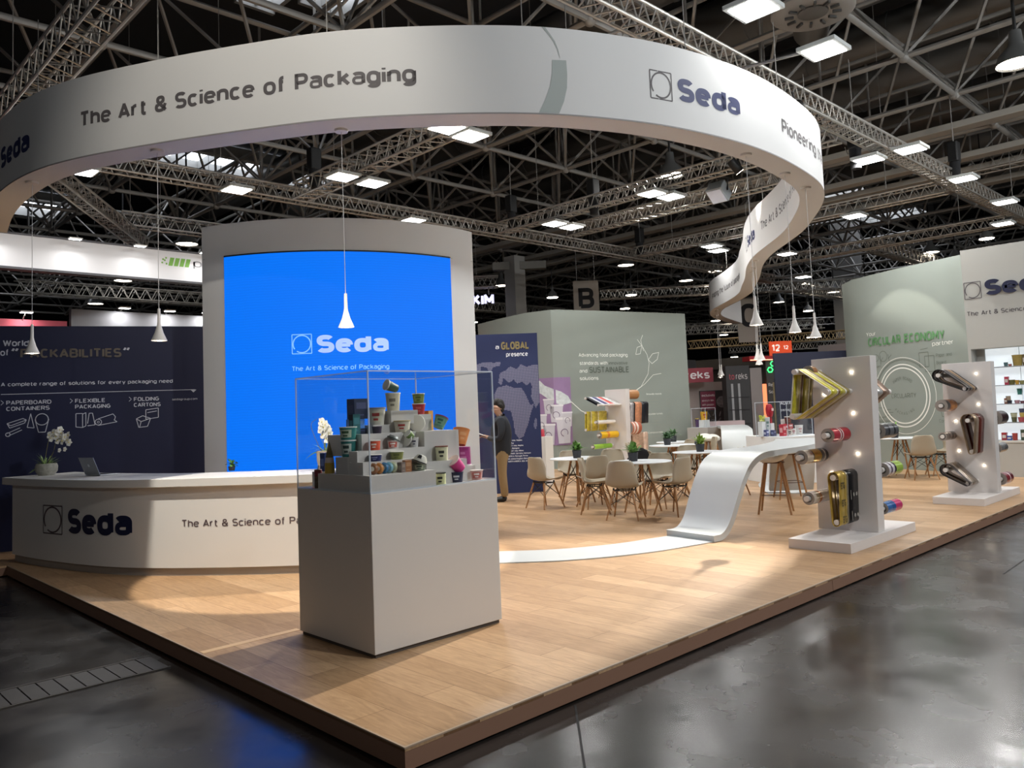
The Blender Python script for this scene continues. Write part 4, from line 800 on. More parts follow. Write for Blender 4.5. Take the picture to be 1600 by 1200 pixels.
orchid((.46, 7.95, 1.0), 'white orchid with grassy leaves in a grey stone pot at the left desk end', mat('8d8b80', .8, var=.25, vscale=25, bump=.4), POT1,
       [dict(path=[(0, 0, .12), (.06, -.05, .28), (.09, -.08, .42), (.14, -.13, .45)], flowers=fl), dict(path=[(-.02, .02, .12), (-.0, .0, .3), (.03, -.02, .46), (.08, -.07, .5)], flowers=[(.16, -.16, .31, cy, .03), (.11, -.12, .30, cy, .028)])],
       [(radians(160), .2, .1, .2, .1), (radians(130), .22, .1, .1, .08), (radians(-60), .14, .06, .8, .05), (radians(200), .12, .06, .9, .03)], 46)
fl = [(.0 + a * .6, -.0 - a * .6, z, cy + random.uniform(-.6, .6), .05) for a, z in ((-.03, .52), (.02, .49), (-.05, .44), (.05, .44), (.0, .46), (.06, .38), (-.02, .38), (.03, .33), (.06, .4), (-.04, .48), (.02, .42))]
orchid((2.36, 4.62, 1.0), 'white orchid in a beige pot seen through the large case', mat('a39382', .6), [(0, 0), (.065, 0), (.085, .1), (.088, .2), (.08, .205), (.075, .19), (0, .18)],
       [dict(path=[(0, 0, .18), (.0, .0, .32), (-.01, .01, .5)], flowers=fl), dict(path=[(.02, -.02, .18), (.05, -.05, .3), (.05, -.05, .4)], flowers=[])],
       [(radians(150), .22, .09, .35, .14), (radians(-40), .24, .09, .5, .2), (radians(-30), .26, .08, .2, .14), (radians(100), .16, .07, .5, .08)], 14, bare=[(-.02, .02, .18), (-.08, .08, .38), (-.1, .1, .5), (-.05, .06, .56)])
t = thing('laptop', 'open silver laptop facing away on the reception desk', 'laptop', (.80, 6.98, 1.0), (0, 0, radians(102)))
obj('base', G().box((-.16, -.11, .004), (.16, .11, .018)), mat('b9bbbd', .35, .6), t, smooth=0, bevel=.004)
obj('keyboard', G().box((-.14, -.05, .018), (.14, .08, .0195)), mat('2c2c2e', .6), t, smooth=0)
X = M.Translation((0, .11, .018)) @ M.Rotation(radians(-22), 4, 'X')
ld = obj('screen_lid', G().box((-.16, -.004, 0), (.16, .004, .215), X=X), mat('8f9499', .35, .6), t, smooth=0, bevel=.003)
obj('round_mark', G().prism([(.018 * cos(a / 8 * pi), .018 * sin(a / 8 * pi)) for a in range(16)], 0, .0012, X=X @ M.Translation((0, .0052, .115)) @ M.Rotation(radians(90), 4, 'X')), mat('c9ced2', .3), ld, smooth=0)

# ---------------------------------------------------------------- tables, chairs, stools
SHM = mat('a59a86', .45)
def chair(label):
    t = thing('shell_chair', label, 'chair', (0, 0, 0), (0, 0, 0), 'beige shell chairs around the round tables')
    prof = [(.225, .425, .19), (.205, .447, .215), (.12, .442, .23), (0, .428, .235), (-.1, .428, .235), (-.165, .455, .232), (-.2, .52, .23), (-.222, .6, .222), (-.24, .7, .205), (-.256, .78, .18), (-.262, .815, .14)]
    g = G(); nu = 12; vs = []
    pr = cr(prof, 3)
    for q in pr:
        for j in range(nu + 1):
            a = -1 + 2 * j / nu; back = max(0, min(1, (q.y - .44) / .2)); e = abs(a) ** 2.4
            vs.append((a * q.z, q.x + back * .075 * e, q.y + (1 - back) * .045 * e))
    k = nu + 1; g.add(vs, [(i * k + j, i * k + j + 1, (i + 1) * k + j + 1, (i + 1) * k + j) for i in range(len(pr) - 1) for j in range(nu)])
    o = obj('shell', g, SHM, t, smooth=60); m_ = o.modifiers.new('thickness', 'SOLIDIFY'); m_.thickness = .009; m_.offset = -1
    for sx in (-1, 1):
        for sy in (-1, 1): obj('leg', G().tube((sx * .13, sy * .1 - .02, .4), (sx * .225, sy * .215 - .01, 0), .0165, 8, .011), LEG, t)
    g = G(); tp = {(a, b): V((a * .13, b * .1 - .02, .4)) for a in (-1, 1) for b in (-1, 1)}; lo = {(a, b): V((a * .178, b * .158 - .015, .2)) for a in (-1, 1) for b in (-1, 1)}
    ks = [(-1, -1), (1, -1), (1, 1), (-1, 1)]
    for i in range(4):
        a, b = ks[i], ks[(i + 1) % 4]; g.tube(tp[a], lo[b], .0045, 5); g.tube(tp[b], lo[a], .0045, 5); g.tube(tp[a], tp[b], .009, 5)
    for a in ks: g.tube(tp[a], tp[a] + V((0, 0, .035)), .014, 6)
    obj('wire_brace', g, BLACK, t); return t
def plant(loc, label, h=.13, r=.078, n=70, L=(.09, .18), m='5f8a3e', w=.045, grp='small plants in charcoal pots'):
    t = thing('potted_plant', label, 'potted plant', loc, group=grp)
    obj('pot', G().lathe([(0, 0), (r * .8, 0), (r, h), (r * .92, h), (r * .9, h - .012), (0, h - .012)], 20), CHAR, t); g = G()
    for k in range(n): leaf(g, (random.uniform(-.5, .5) * r, random.uniform(-.5, .5) * r, h + random.uniform(-.01, .05)), random.uniform(0, 2 * pi), random.uniform(*L), w * random.uniform(.7, 1.1), random.uniform(.1, 1.35), random.uniform(0, .04), n=4)
    obj('foliage', g, mat(m, .5, var=.4, vscale=40), t, smooth=60); return t
def table(x, y, r, label):
    t = thing('round_table', label, 'table', (x, y, 0), group='white round tables with wooden legs')
    obj('tabletop', G().lathe([(0, .722), (r - .015, .722), (r, .73), (r, .738), (r - .004, .742), (0, .742)], 48), mat('e6e9ec', .3), t)
    for k in range(4):
        a = pi / 4 + k * pi / 2; obj('leg', G().tube((.1 * cos(a), .1 * sin(a), .7), (.27 * cos(a), .27 * sin(a), 0), .019, 8, .013), LEG, t)
    g = G(); pt = lambda k, z: V(((.1 + .17 * (.7 - z) / .7) * cos(pi / 4 + k * pi / 2), (.1 + .17 * (.7 - z) / .7) * sin(pi / 4 + k * pi / 2), z))
    for k in range(4): g.tube(pt(k, .66), pt(k + 1, .36), .005, 5); g.tube(pt(k + 1, .66), pt(k, .36), .005, 5); g.tube(pt(k, .7), (r * .75 * cos(pi / 4 + k * pi / 2), r * .75 * sin(pi / 4 + k * pi / 2), .722), .007, 5)
    obj('wire_brace', g, BLACK, t); return t
TB = [(7.72, 5.68, .45, 'round table left of the roll stand, beside the map panel'), (7.33, 4.08, .45, 'nearest round table, in the middle of the seating group'), (9.5, 4.5, .43, 'round table behind the rising white bar end'), (11.4, 6.3, .5, 'round table behind, before the right end of the pale wall'), (12.6, 7.05, .45, 'farthest round table, close to the pale wall'), (13.9, 2.8, .42, 'round table before the circular wall')]
for a in TB: table(*a)
ch0 = chair('x')
CH = [(7.0, 5.75, 7.72, 5.68, 'beige shell chair leftmost, in front of the map panel'), (8.25, 6.28, 7.72, 5.68, 'shell chair facing us behind the left table'), (7.42, 5.08, 7.72, 5.72, 'shell chair right of the left table, back toward us'), (6.92, 4.62, 7.33, 4.08, 'shell chair showing its pale inside, left of the nearest table'), (8.7, 5.75, 8.0, 5.3, 'shell chair facing us below the green roll of the rear stand'),
      (6.62, 3.84, 7.33, 4.15, 'front shell chair with its back toward us at the nearest table'), (7.86, 4.2, 7.33, 4.08, 'shell chair facing us right of the nearest table, beside the black jacket'), (7.3, 3.5, 7.33, 4.1, 'rightmost shell chair of the nearest table, seen from the side'), (9.05, 5.0, 9.5, 4.5, 'shell chair with its back toward us left of the table behind the bar'),
      (9.95, 4.95, 9.5, 4.5, 'shell chair facing us behind the table by the bar'), (9.6, 3.95, 9.5, 4.5, 'shell chair mostly hidden behind the top of the bar end'), (11.0, 6.9, 11.4, 6.3, 'shell chair seen from the side by the pale wall, left of the far tables'), (12.0, 6.35, 11.4, 6.3, 'shell chair facing us behind the far table'), (13.05, 6.6, 12.6, 7.05, 'farthest shell chair, at the table by the pale wall'),
      (13.45, 3.3, 13.9, 2.8, 'shell chair left of the table before the circular wall'), (13.45, 2.3, 13.95, 2.75, 'shell chair with its back toward us before the circular wall'), (14.3, 2.25, 13.9, 2.8, 'shell chair at the right of the table before the circular wall'), (8.3, 4.8, 7.33, 4.08, 'shell chair hidden under the black jacket')]
for i, (x, y, tx, ty, lab) in enumerate(CH):
    rz = atan2(ty - y, tx - x) - pi / 2
    if i == 0: ch0.location = (x, y, 0); ch0.rotation_euler = (0, 0, rz); ch0['label'] = lab
    else: dup(ch0, (x, y, 0), rz, lab)
for (x, y), lab, kw in (((7.68, 5.64), 'bushy green plant in a charcoal pot on the left table', {}), ((7.28, 4.18), 'bushy green plant on the nearest table, before the black jacket', {}), ((9.48, 4.44), 'yellow green plant on the table behind the bar end', dict(m='7d9a3c', n=46, L=(.1, .2))), ((11.35, 6.42), 'dark round plant on the far table before the pale wall', dict(m='4a6a48', n=70)), ((12.55, 7.1), 'grey green plant standing highest, on the farthest table', dict(m='587a50', n=60, L=(.1, .2))), ((13.86, 2.88), 'small plant with few leaves before the circular wall', dict(m='6d9a3c', n=26, L=(.09, .18)))): plant((x, y, .742), lab, **kw)
t = obj('menu_box', G().lathe([(0, .742), (.06, .742), (.06, .8), (0, .8)], 16, X=M.Translation((11.65, 5.9, 0))), CHAR); tag(t, 'low dark cup at the right edge of the far table', 'cup')
plant((1.84, 5.80, 1.0), 'small green plant at the back edge of the desk before the screen', h=.05, r=.04, n=20, L=(.05, .1))
# jacket hanging over a chair back
jk = thing('jacket', 'black jacket hanging over a chair behind the nearest table', 'jacket', (8.3, 4.8, 0))
g = G(); d = V((7.33 - 8.3, 4.08 - 4.8, 0)).normalized(); s_ = V((-d.y, d.x, 0)); c = V((8.3, 4.8, 0)) - d * .26; rows = []
for i in range(9):
    t_ = i / 8; z = .86 - .5 * t_; w = .1 + .16 * min(1, t_ * 2.2) + .02 * sin(t_ * 9)
    for j in range(9):
        a = -1 + j / 4; rows.append(tuple(c + s_ * (a * w) - d * (.02 + .05 * (1 - a * a) * (0.4 + t_)) + V((0, 0, z - .04 * abs(a) + .012 * sin(5 * a + i)))))
for i in range(9):
    t_ = i / 8; z = .865 - .26 * t_; w = .1 + .13 * min(1, t_ * 2)
    for j in range(9):
        a = -1 + j / 4; rows.append(tuple(c + s_ * (a * w) + d * (.035 + .03 * (1 - a * a)) + V((0, 0, z - .04 * abs(a)))))
fs = [(b + i * 9 + j, b + i * 9 + j + 1, b + (i + 1) * 9 + j + 1, b + (i + 1) * 9 + j) for b in (0, 81) for i in range(8) for j in range(8)] + [(j, j + 1, 82 + j, 81 + j) for j in range(8)]
g.add(rows, fs); o = obj('cloth', g, mat('16161a', .85), jk, (8.3, 4.8, 0), smooth=80); m_ = o.modifiers.new('thickness', 'SOLIDIFY'); m_.thickness = .012
g = G(); e = c + s_ * .22 - d * .05; g.pipe([e + V((0, 0, .74)), e + s_ * .05 + V((0, 0, .58)), e + s_ * .04 - d * .02 + V((0, 0, .36))], [.055, .05, .04], 10); obj('sleeve', g, mat('1b1b1f', .85), jk, (8.3, 4.8, 0))

def stool(label):
    t = thing('bar_stool', label, 'bar stool', (0, 0, 0), (0, 0, 0), 'pale bar stools with wooden legs'); g = G(); n = 24; rows = []
    for rr, zz in ((0, .705), (.1, .7), (.17, .705), (.205, .73), (.215, .765), (.2, .785), (.15, .765), (.08, .752), (0, .75)):
        for i in range(n):
            a = 2 * pi * i / n; rows.append((rr * cos(a), rr * sin(a), zz + (.07 * max(0, -sin(a)) ** 2 * (rr / .2) ** 2)))
    g.add(rows, [(j * n + i, j * n + (i + 1) % n, (j + 1) * n + (i + 1) % n, (j + 1) * n + i) for j in range(8) for i in range(n)]); obj('seat', g, mat('d6d4cb', .5), t, smooth=60)
    for sx in (-1, 1):
        for sy in (-1, 1): obj('leg', G().tube((sx * .1, sy * .1, .705), (sx * .215, sy * .215, 0), .019, 8, .014), LEG, t)
    g = G(); r = .175; q = [(-r, -r), (r, -r), (r, r), (-r, r)]
    for i in range(4): g.tube((*q[i], .26), (*q[(i + 1) % 4], .26), .006, 6)
    obj('foot_ring', g, mat('4a2f26', .4), t)
    obj('seat_frame', G().lathe([(0, .69), (.15, .69), (.15, .707), (0, .707)], 16), mat('5a3b28', .5), t); return t
s0 = stool('pale bar stool right of the rising bar end, fully visible below the bar'); s0.location = (8.1, 2.38, 0); s0.rotation_euler = (0, 0, .4)
for x, y, rz, lab in ((9.75, 3.0, .7, 'pale bar stool partly behind the gold roll of the front stand'), (13.9, 7.15, 2.2, 'farthest left bar stool at the second white bar'), (13.5, 6.75, 2.0, 'bar stool just left of the second bar end'), (14.5, 5.9, -1, 'upper of two bar stools right of the second bar end'), (13.9, 5.45, -1, 'lower of two bar stools right of the second bar end')): dup(s0, (x, y, 0), rz, lab)
# ---------------------------------------------------------------- roll stands
PEG = mat('d8d2cc', .5); LED = mat('fff1d8', .5, emit=18)
def stand(label, x, y0, leds, pegs, px=(-.8, .95), w=.66, th=.17):
    """upright panel on a plinth; front faces -X"""
    t = thing('roll_stand', label, 'display stand', (x, y0 + w / 2, 0)); l = (x, y0 + w / 2, 0); SW = mat('d6d0cc', .45)
    obj('plinth', G().box((x + px[0], y0 - .02, 0), (x + px[1], y0 + w - .02, .1)), SW, t, l, smooth=0, bevel=.003)
    obj('panel', G().prism([(y0 + .02, .1), (y0 + w + .02, .1), (y0 + w - .02, 2.0), (y0 - .02, 2.0)], 0, th, X=M.Translation((x, 0, 0)) @ M(((0, 0, 1, 0), (1, 0, 0, 0), (0, 1, 0, 0), (0, 0, 0, 1)))), SW, t, l, smooth=0, bevel=.003)
    for (yy, zz) in leds: obj('light_pin', G().lathe([(0, 0), (.011, 0), (.009, .016), (0, .018)], 10, X=M.Translation((x, yy, zz)) @ M.Rotation(radians(-90), 4, 'Y')), LED, t, l)
    for (yy, zz, L) in pegs:
        a, b = (x, x - L) if L > 0 else (x + th, x + th - L)
        obj('peg', G().tube((a, yy, zz), (b, yy, zz), .03, 14), PEG, t, l)
    return t
def roll(label, x0, x1, y, z, r, bands, core=.042, cat='film roll', grp=None):
    """hollow roll on a horizontal peg, x0 outer end; bands = list of (fraction, colour, metal)"""
    t = thing('film_roll', label, cat, (x0, y, z), (0, 0, 0), grp); X = M.Rotation(radians(90), 4, 'Y'); L = x1 - x0
    obj('core', G().lathe([(core, 0), (core, L), (core * .9, L), (core * .9, 0), (core, 0)], 24, X=X), mat('5b5550', .6), t)
    prof = [(core, 0), (r, 0)]; mats = [len(bands)]; ms = [mat(c, .35 if not mt else .22, mt) for _, c, mt in bands] + [mat('8d857e', .6)]; f0 = 0
    for i, (fr, c, mt) in enumerate(bands): f0 += fr; prof.append((r, L * min(1, f0))); mats.append(i)
    prof.append((core, L)); mats.append(len(bands)); obj('wound_film', G().lathe(prof, 28, X=X, mats=mats), ms, t); return t
def hull(P):
    P = sorted(set(P)); 
    def half(Q):
        h = []
        for p in Q:
            while len(h) > 1 and (h[-1][0] - h[-2][0]) * (p[1] - h[-2][1]) - (h[-1][1] - h[-2][1]) * (p[0] - h[-2][0]) <= 0: h.pop()
            h.append(p)
        return h
    a, b = half(P), half(P[::-1]); return a[:-1] + b[:-1]
def web(label, x0, x1, cs, bands, name='film_web', open_=None, cat='film web', grp=None):
    """loop of printed film stretched around pegs cs = [(y, z, r)]; bands across its width"""
    H = hull([(round(y + r * cos(a / 12 * 2 * pi), 4), round(z + r * sin(a / 12 * 2 * pi), 4)) for y, z, r in cs for a in range(12)])
    c = (x0, cs[0][0], cs[0][1]); t = thing(name, label, cat, c, (0, 0, 0), grp); f0 = 0; n = len(H)
    for fr, col, mt in bands:
        a, b = x0 + (x1 - x0) * f0, x0 + (x1 - x0) * (f0 + fr); f0 += fr; g = G()
        vs = [(xx, y, z) for xx in (a, b) for y, z in H]; g.add(vs, [(i, (i + 1) % n, n + (i + 1) % n, n + i) for i in range(n)])
        o = obj('printed_strip', g, mat(col, .3, mt, var=.25, vscale=14), t, c, smooth=50); m_ = o.modifiers.new('thickness', 'SOLIDIFY'); m_.thickness = .004; m_.offset = -1
    return t
# near stand
LED1 = [(.53, 1.83), (.54, 1.38), (.52, .94), (.85, 1.6), (.82, .72), (.62, .48)]
stand('nearest white roll stand, at the platform edge right of the bar', 6.5, .34, LED1, [(.885, 1.85, .62), (.56, 1.62, .6), (.95, 1.375, .6), (.63, 1.16, .56), (.9, .93, .62), (.87, .49, .56), (.585, .72, .52), (.585, .255, .5), (.4, 1.6, -.5), (.62, 1.85, -.4), (.38, 1.17, -.46), (.36, .75, -.5), (.39, .33, -.5)])
web('large triangle of olive, brown and silver film stretched over three pegs of the nearest stand', 5.93, 6.42, [(.885, 1.85, .036), (.56, 1.62, .036), (.95, 1.375, .036)], [(.05, 'd9d4c6', .1), (.3, 'cdc340', .1), (.06, 'e0dccf', .1), (.1, '7a5632', .2), (.25, 'c2b748', .1), (.08, 'e0dccf', .1), (.16, '8d7d45', .2)])
roll('small copper roll inside the film triangle of the nearest stand', 6.2, 6.3, .885, 1.85, .07, [(1, '9a6a42', .3)])
roll('red film roll with white stripes on the nearest stand', 6.03, 6.44, .63, 1.16, .075, [(.38, 'b5203a', .3), (.05, 'e8d9da', .1), (.08, '8e1426', .3), (.05, 'e8d9da', .1), (.44, 'b01a2e', .3)])
roll('gold and cream film roll on the nearest stand, first one above the stool', 5.95, 6.45, .9, .93, .075, [(.28, 'd9ccb8', .1), (.04, '2a211c', 0), (.36, 'c79a2c', .7), (.06, '2c2320', 0), (.08, '7f7468', .1), (.05, 'cfc4b6', .1), (.13, '3a2e29', 0)])
roll('white film roll with orange print, lowest on the left of the nearest stand', 5.99, 6.45, .87, .49, .068, [(.3, 'dfd6cc', .1), (.12, 'c98a5c', .1), (.58, 'ddd4cb', .1)])
wb = web('upright loop of silver, gold and black film on the nearest stand', 5.99, 6.46, [(.585, .72, .062), (.585, .255, .045)], [(.26, 'c5a64e', .35), (.14, 'b79a4a', .35), (.08, '8f8878', .5), (.52, '1d1b1c', .1)])
g = G(); Sw = plane((5.99, .53, 0), (1, 0, 0), (0, 0, 1))
for z in (.6, .42, .25): g.text(Sw, 'ETG', .03, z, .07, .09, .03, off=.012)
obj('print_lettering', g, BLACK, wb, (5.99, .585, .72), smooth=0)
g = G()
for z in (.3, .52): 
    for u in (.33, .4): g.ring(Sw, u, z, .0, .022, off=.012, n=14, sx=.9)
    g.line(Sw, [(.26, z - .05), (.26, z + .05)], .012, off=.012)
obj('print_marks', g, mat('9a948c', .5), wb, (5.99, .585, .72), smooth=0)
web('small silver and brown film triangle on the back of the nearest stand', 6.72, 7.1, [(.4, 1.6, .035), (.62, 1.85, .035), (.64, 1.4, .035)], [(.5, 'b9b6b2', .5), (.5, '8a6f5c', .3)])
roll('dark grey film roll on the back of the nearest stand', 6.72, 7.1, .38, 1.17, .085, [(.25, '5d5d60', .4), (.1, '2a2a2d', .2), (.3, '77777a', .4), (.1, '2a2a2d', .2), (.25, '6a6a6d', .4)])
roll('purple striped and green film roll on the back of the nearest stand', 6.72, 7.12, .36, .75, .075, [(.15, 'd6cfd2', .1), (.1, '5c4a5c', .1), (.15, 'd6cfd2', .1), (.12, '3e3340', .1), (.48, 'a6c455', .2)])
roll('blue and pink film roll on the back of the nearest stand', 6.72, 7.13, .39, .33, .065, [(.3, '3e6fae', .2), (.25, '2f5a9a', .2), (.45, 'cc3f72', .2)])
# second stand
LED2 = [(.5, 1.83), (.5, 1.38), (.82, 1.14), (.81, .7), (.49, .49)]
stand('second white roll stand, before the logo wall', 10.75, .32, LED2, [(.845, 1.82, .55), (.52, 1.615, .5), (.855, 1.38, .5), (.52, 1.16, .5), (.51, .715, .45), (.865, .935, .5), (.855, .455, .52), (.6, .265, .42), (.36, 1.17, -.4), (.37, .73, -.4), (.35, .28, -.42)])
web('black and bronze film loop slanting down at the top of the second stand', 10.22, 10.7, [(.845, 1.82, .09), (.52, 1.615, .034)], [(.3, '222022', .4), (.28, '4b4644', .5), (.28, 'a58763', .6), (.14, '262324', .3)])
roll('orange film roll on the second stand', 10.28, 10.7, .855, 1.38, .088, [(.3, '2a2624', .2), (.12, 'b5651d', .3), (.3, 'd98a22', .4), (.28, 'b8741f', .4)])
web('hanging loop of bronze and dark red film on the second stand', 10.25, 10.7, [(.52, 1.16, .095), (.51, .715, .036)], [(.45, 'a08a70', .6), (.55, '5a241a', .15)])
roll('small brown silver film roll on the second stand', 10.26, 10.68, .865, .935, .062, [(.25, '8a7f78', .5), (.1, '3a302c', .2), (.25, 'a59a92', .5), (.1, '3f3430', .2), (.3, '7d726b', .5)])
web('silver and dark film loop slanting down at the foot of the second stand', 10.26, 10.68, [(.855, .455, .09), (.6, .265, .036)], [(.25, '3a3533', .5), (.15, 'b4aaa0', .6), (.6, '8a7d6f', .65)])
roll('dark maroon film roll on the back of the second stand', 10.96, 11.28, .36, 1.17, .1, [(.5, '3a1c20', .2), (.5, '2a1619', .2)])
roll('grey film roll on the back of the second stand', 10.96, 11.28, .37, .73, .07, [(.5, '8f8d8c', .4), (.5, '6f6d6d', .4)])
roll('red and white film roll on the back of the second stand', 10.96, 11.3, .35, .28, .085, [(.5, '8f2f3a', .2), (.1, 'd9c9c9', .1), (.4, '6e2630', .2)])
# rear stand among the tables
RX, RY = 13.6, 9.2
stand('rear white roll stand behind the seating, before the pale wall', RX, RY, [(RY + .4, 1.2)], [(RY + .55, 1.8, .88), (RY + .15, 1.62, .88), (RY + .6, 1.44, .84), (RY + .62, 1.02, .84), (RY + .35, 1.2, .78), (RY + .3, .88, .75), (RY + .45, .6, .82), (RY + .12, 1.86, -.5), (RY + .06, 1.6, -.8), (RY + .1, 1.1, -.4), (RY + .1, .85, -.8)], px=(-.8, .9))
web('flat slanted film loop in black, blue, red and white on the rear stand', RX - .86, RX - .06, [(RY + .55, 1.8, .03), (RY + .15, 1.62, .03)], [(.14, '24262c', .1), (.12, 'd9d9e2', .1), (.18, '3f4277', .1), (.1, 'ddd6dc', .1), (.2, 'cf5b57', .1), (.26, 'c6c8c6', .1)])
web('upright yellow film loop on the rear stand', RX - .82, RX - .05, [(RY + .6, 1.44, .035), (RY + .62, 1.02, .035)], [(.2, 'c7b545', .1), (.05, 'e6e0b0', .1), (.3, 'd2bf4a', .1), (.05, 'e6e0b0', .1), (.4, 'cbb84a', .1)])
roll('white film roll in front of the yellow loop on the rear stand', RX - .72, RX - .04, RY + .35, 1.2, .05, [(.4, 'eeeae2', .1), (.6, 'f0ece4', .1)])
roll('bright yellow film roll on the rear stand', RX - .7, RX - .03, RY + .3, .88, .085, [(.35, 'e8b81f', .1), (.12, 'd9822a', .1), (.53, 'eab71c', .1)])
roll('light green film roll, lowest on the rear stand', RX - .78, RX - .1, RY + .45, .6, .06, [(.5, '9ccc4a', .1), (.5, '86bb3e', .1)])
roll('brown paper roll at the top right of the rear stand', RX + .18, RX + .6, RY + .12, 1.86, .12, [(1, 'a9794f', 0)])
web('hanging film loop in orange and black at the right of the rear stand', RX + .2, RX + .95, [(RY + .06, 1.6, .07), (RY + .06, 1.15, .035)], [(.18, 'b9b4b4', .3), (.08, '201d1e', .1), (.36, 'c98a66', .1), (.38, '1e2026', .1)])
roll('pink and white striped roll at the right of the rear stand', RX + .18, RX + .55, RY + .1, 1.02, .17, [(.15, 'c47a62', .1), (.15, 'e8d8cc', .1), (.15, 'b96b55', .1), (.2, 'ead9cc', .1), (.35, 'b5674f', .1)])
web('beige film loop at the lower right of the rear stand', RX + .3, RX + .95, [(RY + .1, .85, .045), (RY + .1, .4, .03)], [(.7, 'c9a68c', .1), (.3, 'd8bba6', .1)])
t = obj('podium', G().box((9.78, 8.36, 0), (10.02, 8.6, 1.0)), mat('e2e0da', .5), smooth=0, bevel=.004); tag(t, 'narrow white podium between the map panel and the left table', 'podium')
t = thing('perfume_box', 'small red bottle on the narrow white podium', 'bottle', (9.86, 8.5, 1.0)); obj('bottle_body', G().lathe([(0, 0), (.04, 0), (.04, .12), (.02, .16), (0, .16)], 14), mat('c23a4a', .4), t); obj('bottle_cap', G().lathe([(0, .16), (.02, .16), (.02, .21), (0, .21)], 12), WHITE, t)

# ---------------------------------------------------------------- packaging
def tub(label, x, y, z, rt, h, col, lid='e9e6de', rb=None, tilt=None, band=None, cat='tub', upside=False, yaw=None, name='paper_tub', txt=None, tc='2a2a2a'):
    """tapered paper tub with rim, lid and printed label; tilt = (axis angle, lean) about its base"""
    rb = rb or rt * .82; rot = (0, 0, 0)
    if tilt: rot = (M.Rotation(tilt[0], 4, 'Z') @ M.Rotation(tilt[1], 4, 'Y')).to_euler()
    t = thing(name, label, cat, (x, y, z), rot); k = -1 if upside else 1; H = (lambda v: h - v) if upside else (lambda v: v)
    b = obj('tub_body', G().lathe([(0, H(0)), (rb, H(0)), (rt, H(h * .93)), (rt * 1.02, H(h * .93)), (rt * 1.02, H(h * .96)), (0, H(h * .96))], 28), mat(col, .5, var=.12, vscale=30), t)
    if lid: obj('lid', G().lathe([(0, H(h * .96)), (rt * 1.05, H(h * .92)), (rt * 1.06, H(h * .99)), (rt * .98, H(h)), (0, H(h))], 28), mat(lid, .45), t)
    if band:
        a = (yaw if yaw is not None else radians(228)); f = lambda q: rb + (rt - rb) * q / .93 + .0012
        g = G()
        for (q0, q1, w, m) in ((.18, .78, .8, 0), (.5, .68, .45, 1), (.26, .38, .3, 1)): g.lathe([(f(q0) + m * .0006, H(h * q0)), (f(q1) + m * .0006, H(h * q1))], 10, m, a0=a - w, a1=a + w)
        obj('printed_label', g, [mat(band[0], .5), mat(band[1], .5)], t)
    return t
def carton(label, x, y, z, w, d, h, col, col2=None, rz=0.0, tilt=None, name='carton', cat='carton', panel=None):
    rot = (0, 0, rz) if not tilt else (tilt[0], tilt[1], rz)
    t = thing(name, label, cat, (x, y, z), rot); g = G().box((-w / 2, -d / 2, 0), (w / 2, d / 2, h)); ms = [mat(col, .5)]
    if col2: g.m[2] = g.m[2]; g.m[5] = 1; ms.append(mat(col2, .5))
    obj('box', g, ms, t, smooth=0, bevel=.0015)
    obj('top_flap', G().box((-w / 2 + .001, -d / 2 - .0012, h), (w / 2 - .001, d / 2 - .001, h + .0015)), mat(col, .6), t, smooth=0)
    if panel:
        g = G().box((-w * .36, -d / 2 - .0014, h * .5), (w * .36, -d / 2, h * .82)).box((-w * .3, -d / 2 - .0014, h * .16), (w * .2, -d / 2, h * .24)); g.box((-w / 2 - .0014, -d * .34, h * .3), (-w / 2, d * .34, h * .7)); obj('printed_label', g, mat(panel, .5), t, smooth=0)
    return t
# inside the large case
carton('flat dark drawer carton at the bottom of the blue stack in the large case', .94, 1.79, 1.432, .115, .1, .038, '2b3247', panel='3f4d78')
carton('pale blue window carton in the middle of the blue stack in the large case', .935, 1.79, 1.4715, .1, .09, .068, '5f9cf0', panel='86b4f5')
carton('navy carton on top of the blue stack in the large case', .955, 1.79, 1.541, .115, .1, .145, '26324f', col2='3a466a', panel='4d5478')
carton('slim carton, black on one side and teal on the other, left of the blue stack', .87, 1.70, 1.4335, .06, .055, .142, '2f6b70', col2='1a1c2c', panel='40808a')
tub('lower of two stacked teal tubs at the left of the large case', .78, 1.645, 1.282, .052, .118, '1f6a66', lid='d5d9d2', rb=.043, band=('b9c3ba', '2a3d3a'), yaw=radians(215))
tub('upper of two stacked teal tubs at the left of the large case', .78, 1.645, 1.4005, .06, .09, '2b7a74', lid='cfd6cf', rb=.05, band=('b9c6ae', '3a5a3a'), yaw=radians(215))
t = thing('cone_sleeve', 'tall brown and green cone sleeve with a yellow foot, left in the large case', 'cone', (.757, 1.86, 1.165))
obj('yellow_foot', G().lathe([(0, 0), (.036, 0), (.034, .075), (0, .08)], 20), mat('c9a63a', .5), t); obj('pale_band', G().lathe([(.034, .075), (.029, .11), (.027, .112)], 20), mat('cbb9b4', .5), t); obj('cone_tip', G().lathe([(.028, .11), (.018, .16), (0, .235)], 20), mat('6a5a2c', .5, var=.4, vscale=20), t)
tub('plain small cream tub on the low step of the large case', .765, 1.72, 1.165, .036, .074, 'd2ccba', lid=None)
tub('small navy tub with grey lettering on the low step of the large case', .773, 1.555, 1.165, .038, .086, '23294c', lid='e4e2dc', rb=.028, band=('23294c', '8b90a8'))
tub('red and black cup beside the case corner on the low step', .752, 1.425, 1.165, .031, .06, 'b5433c', lid='d98a72', band=('7c2a28', '201a18'), name='paper_cup', cat='cup')
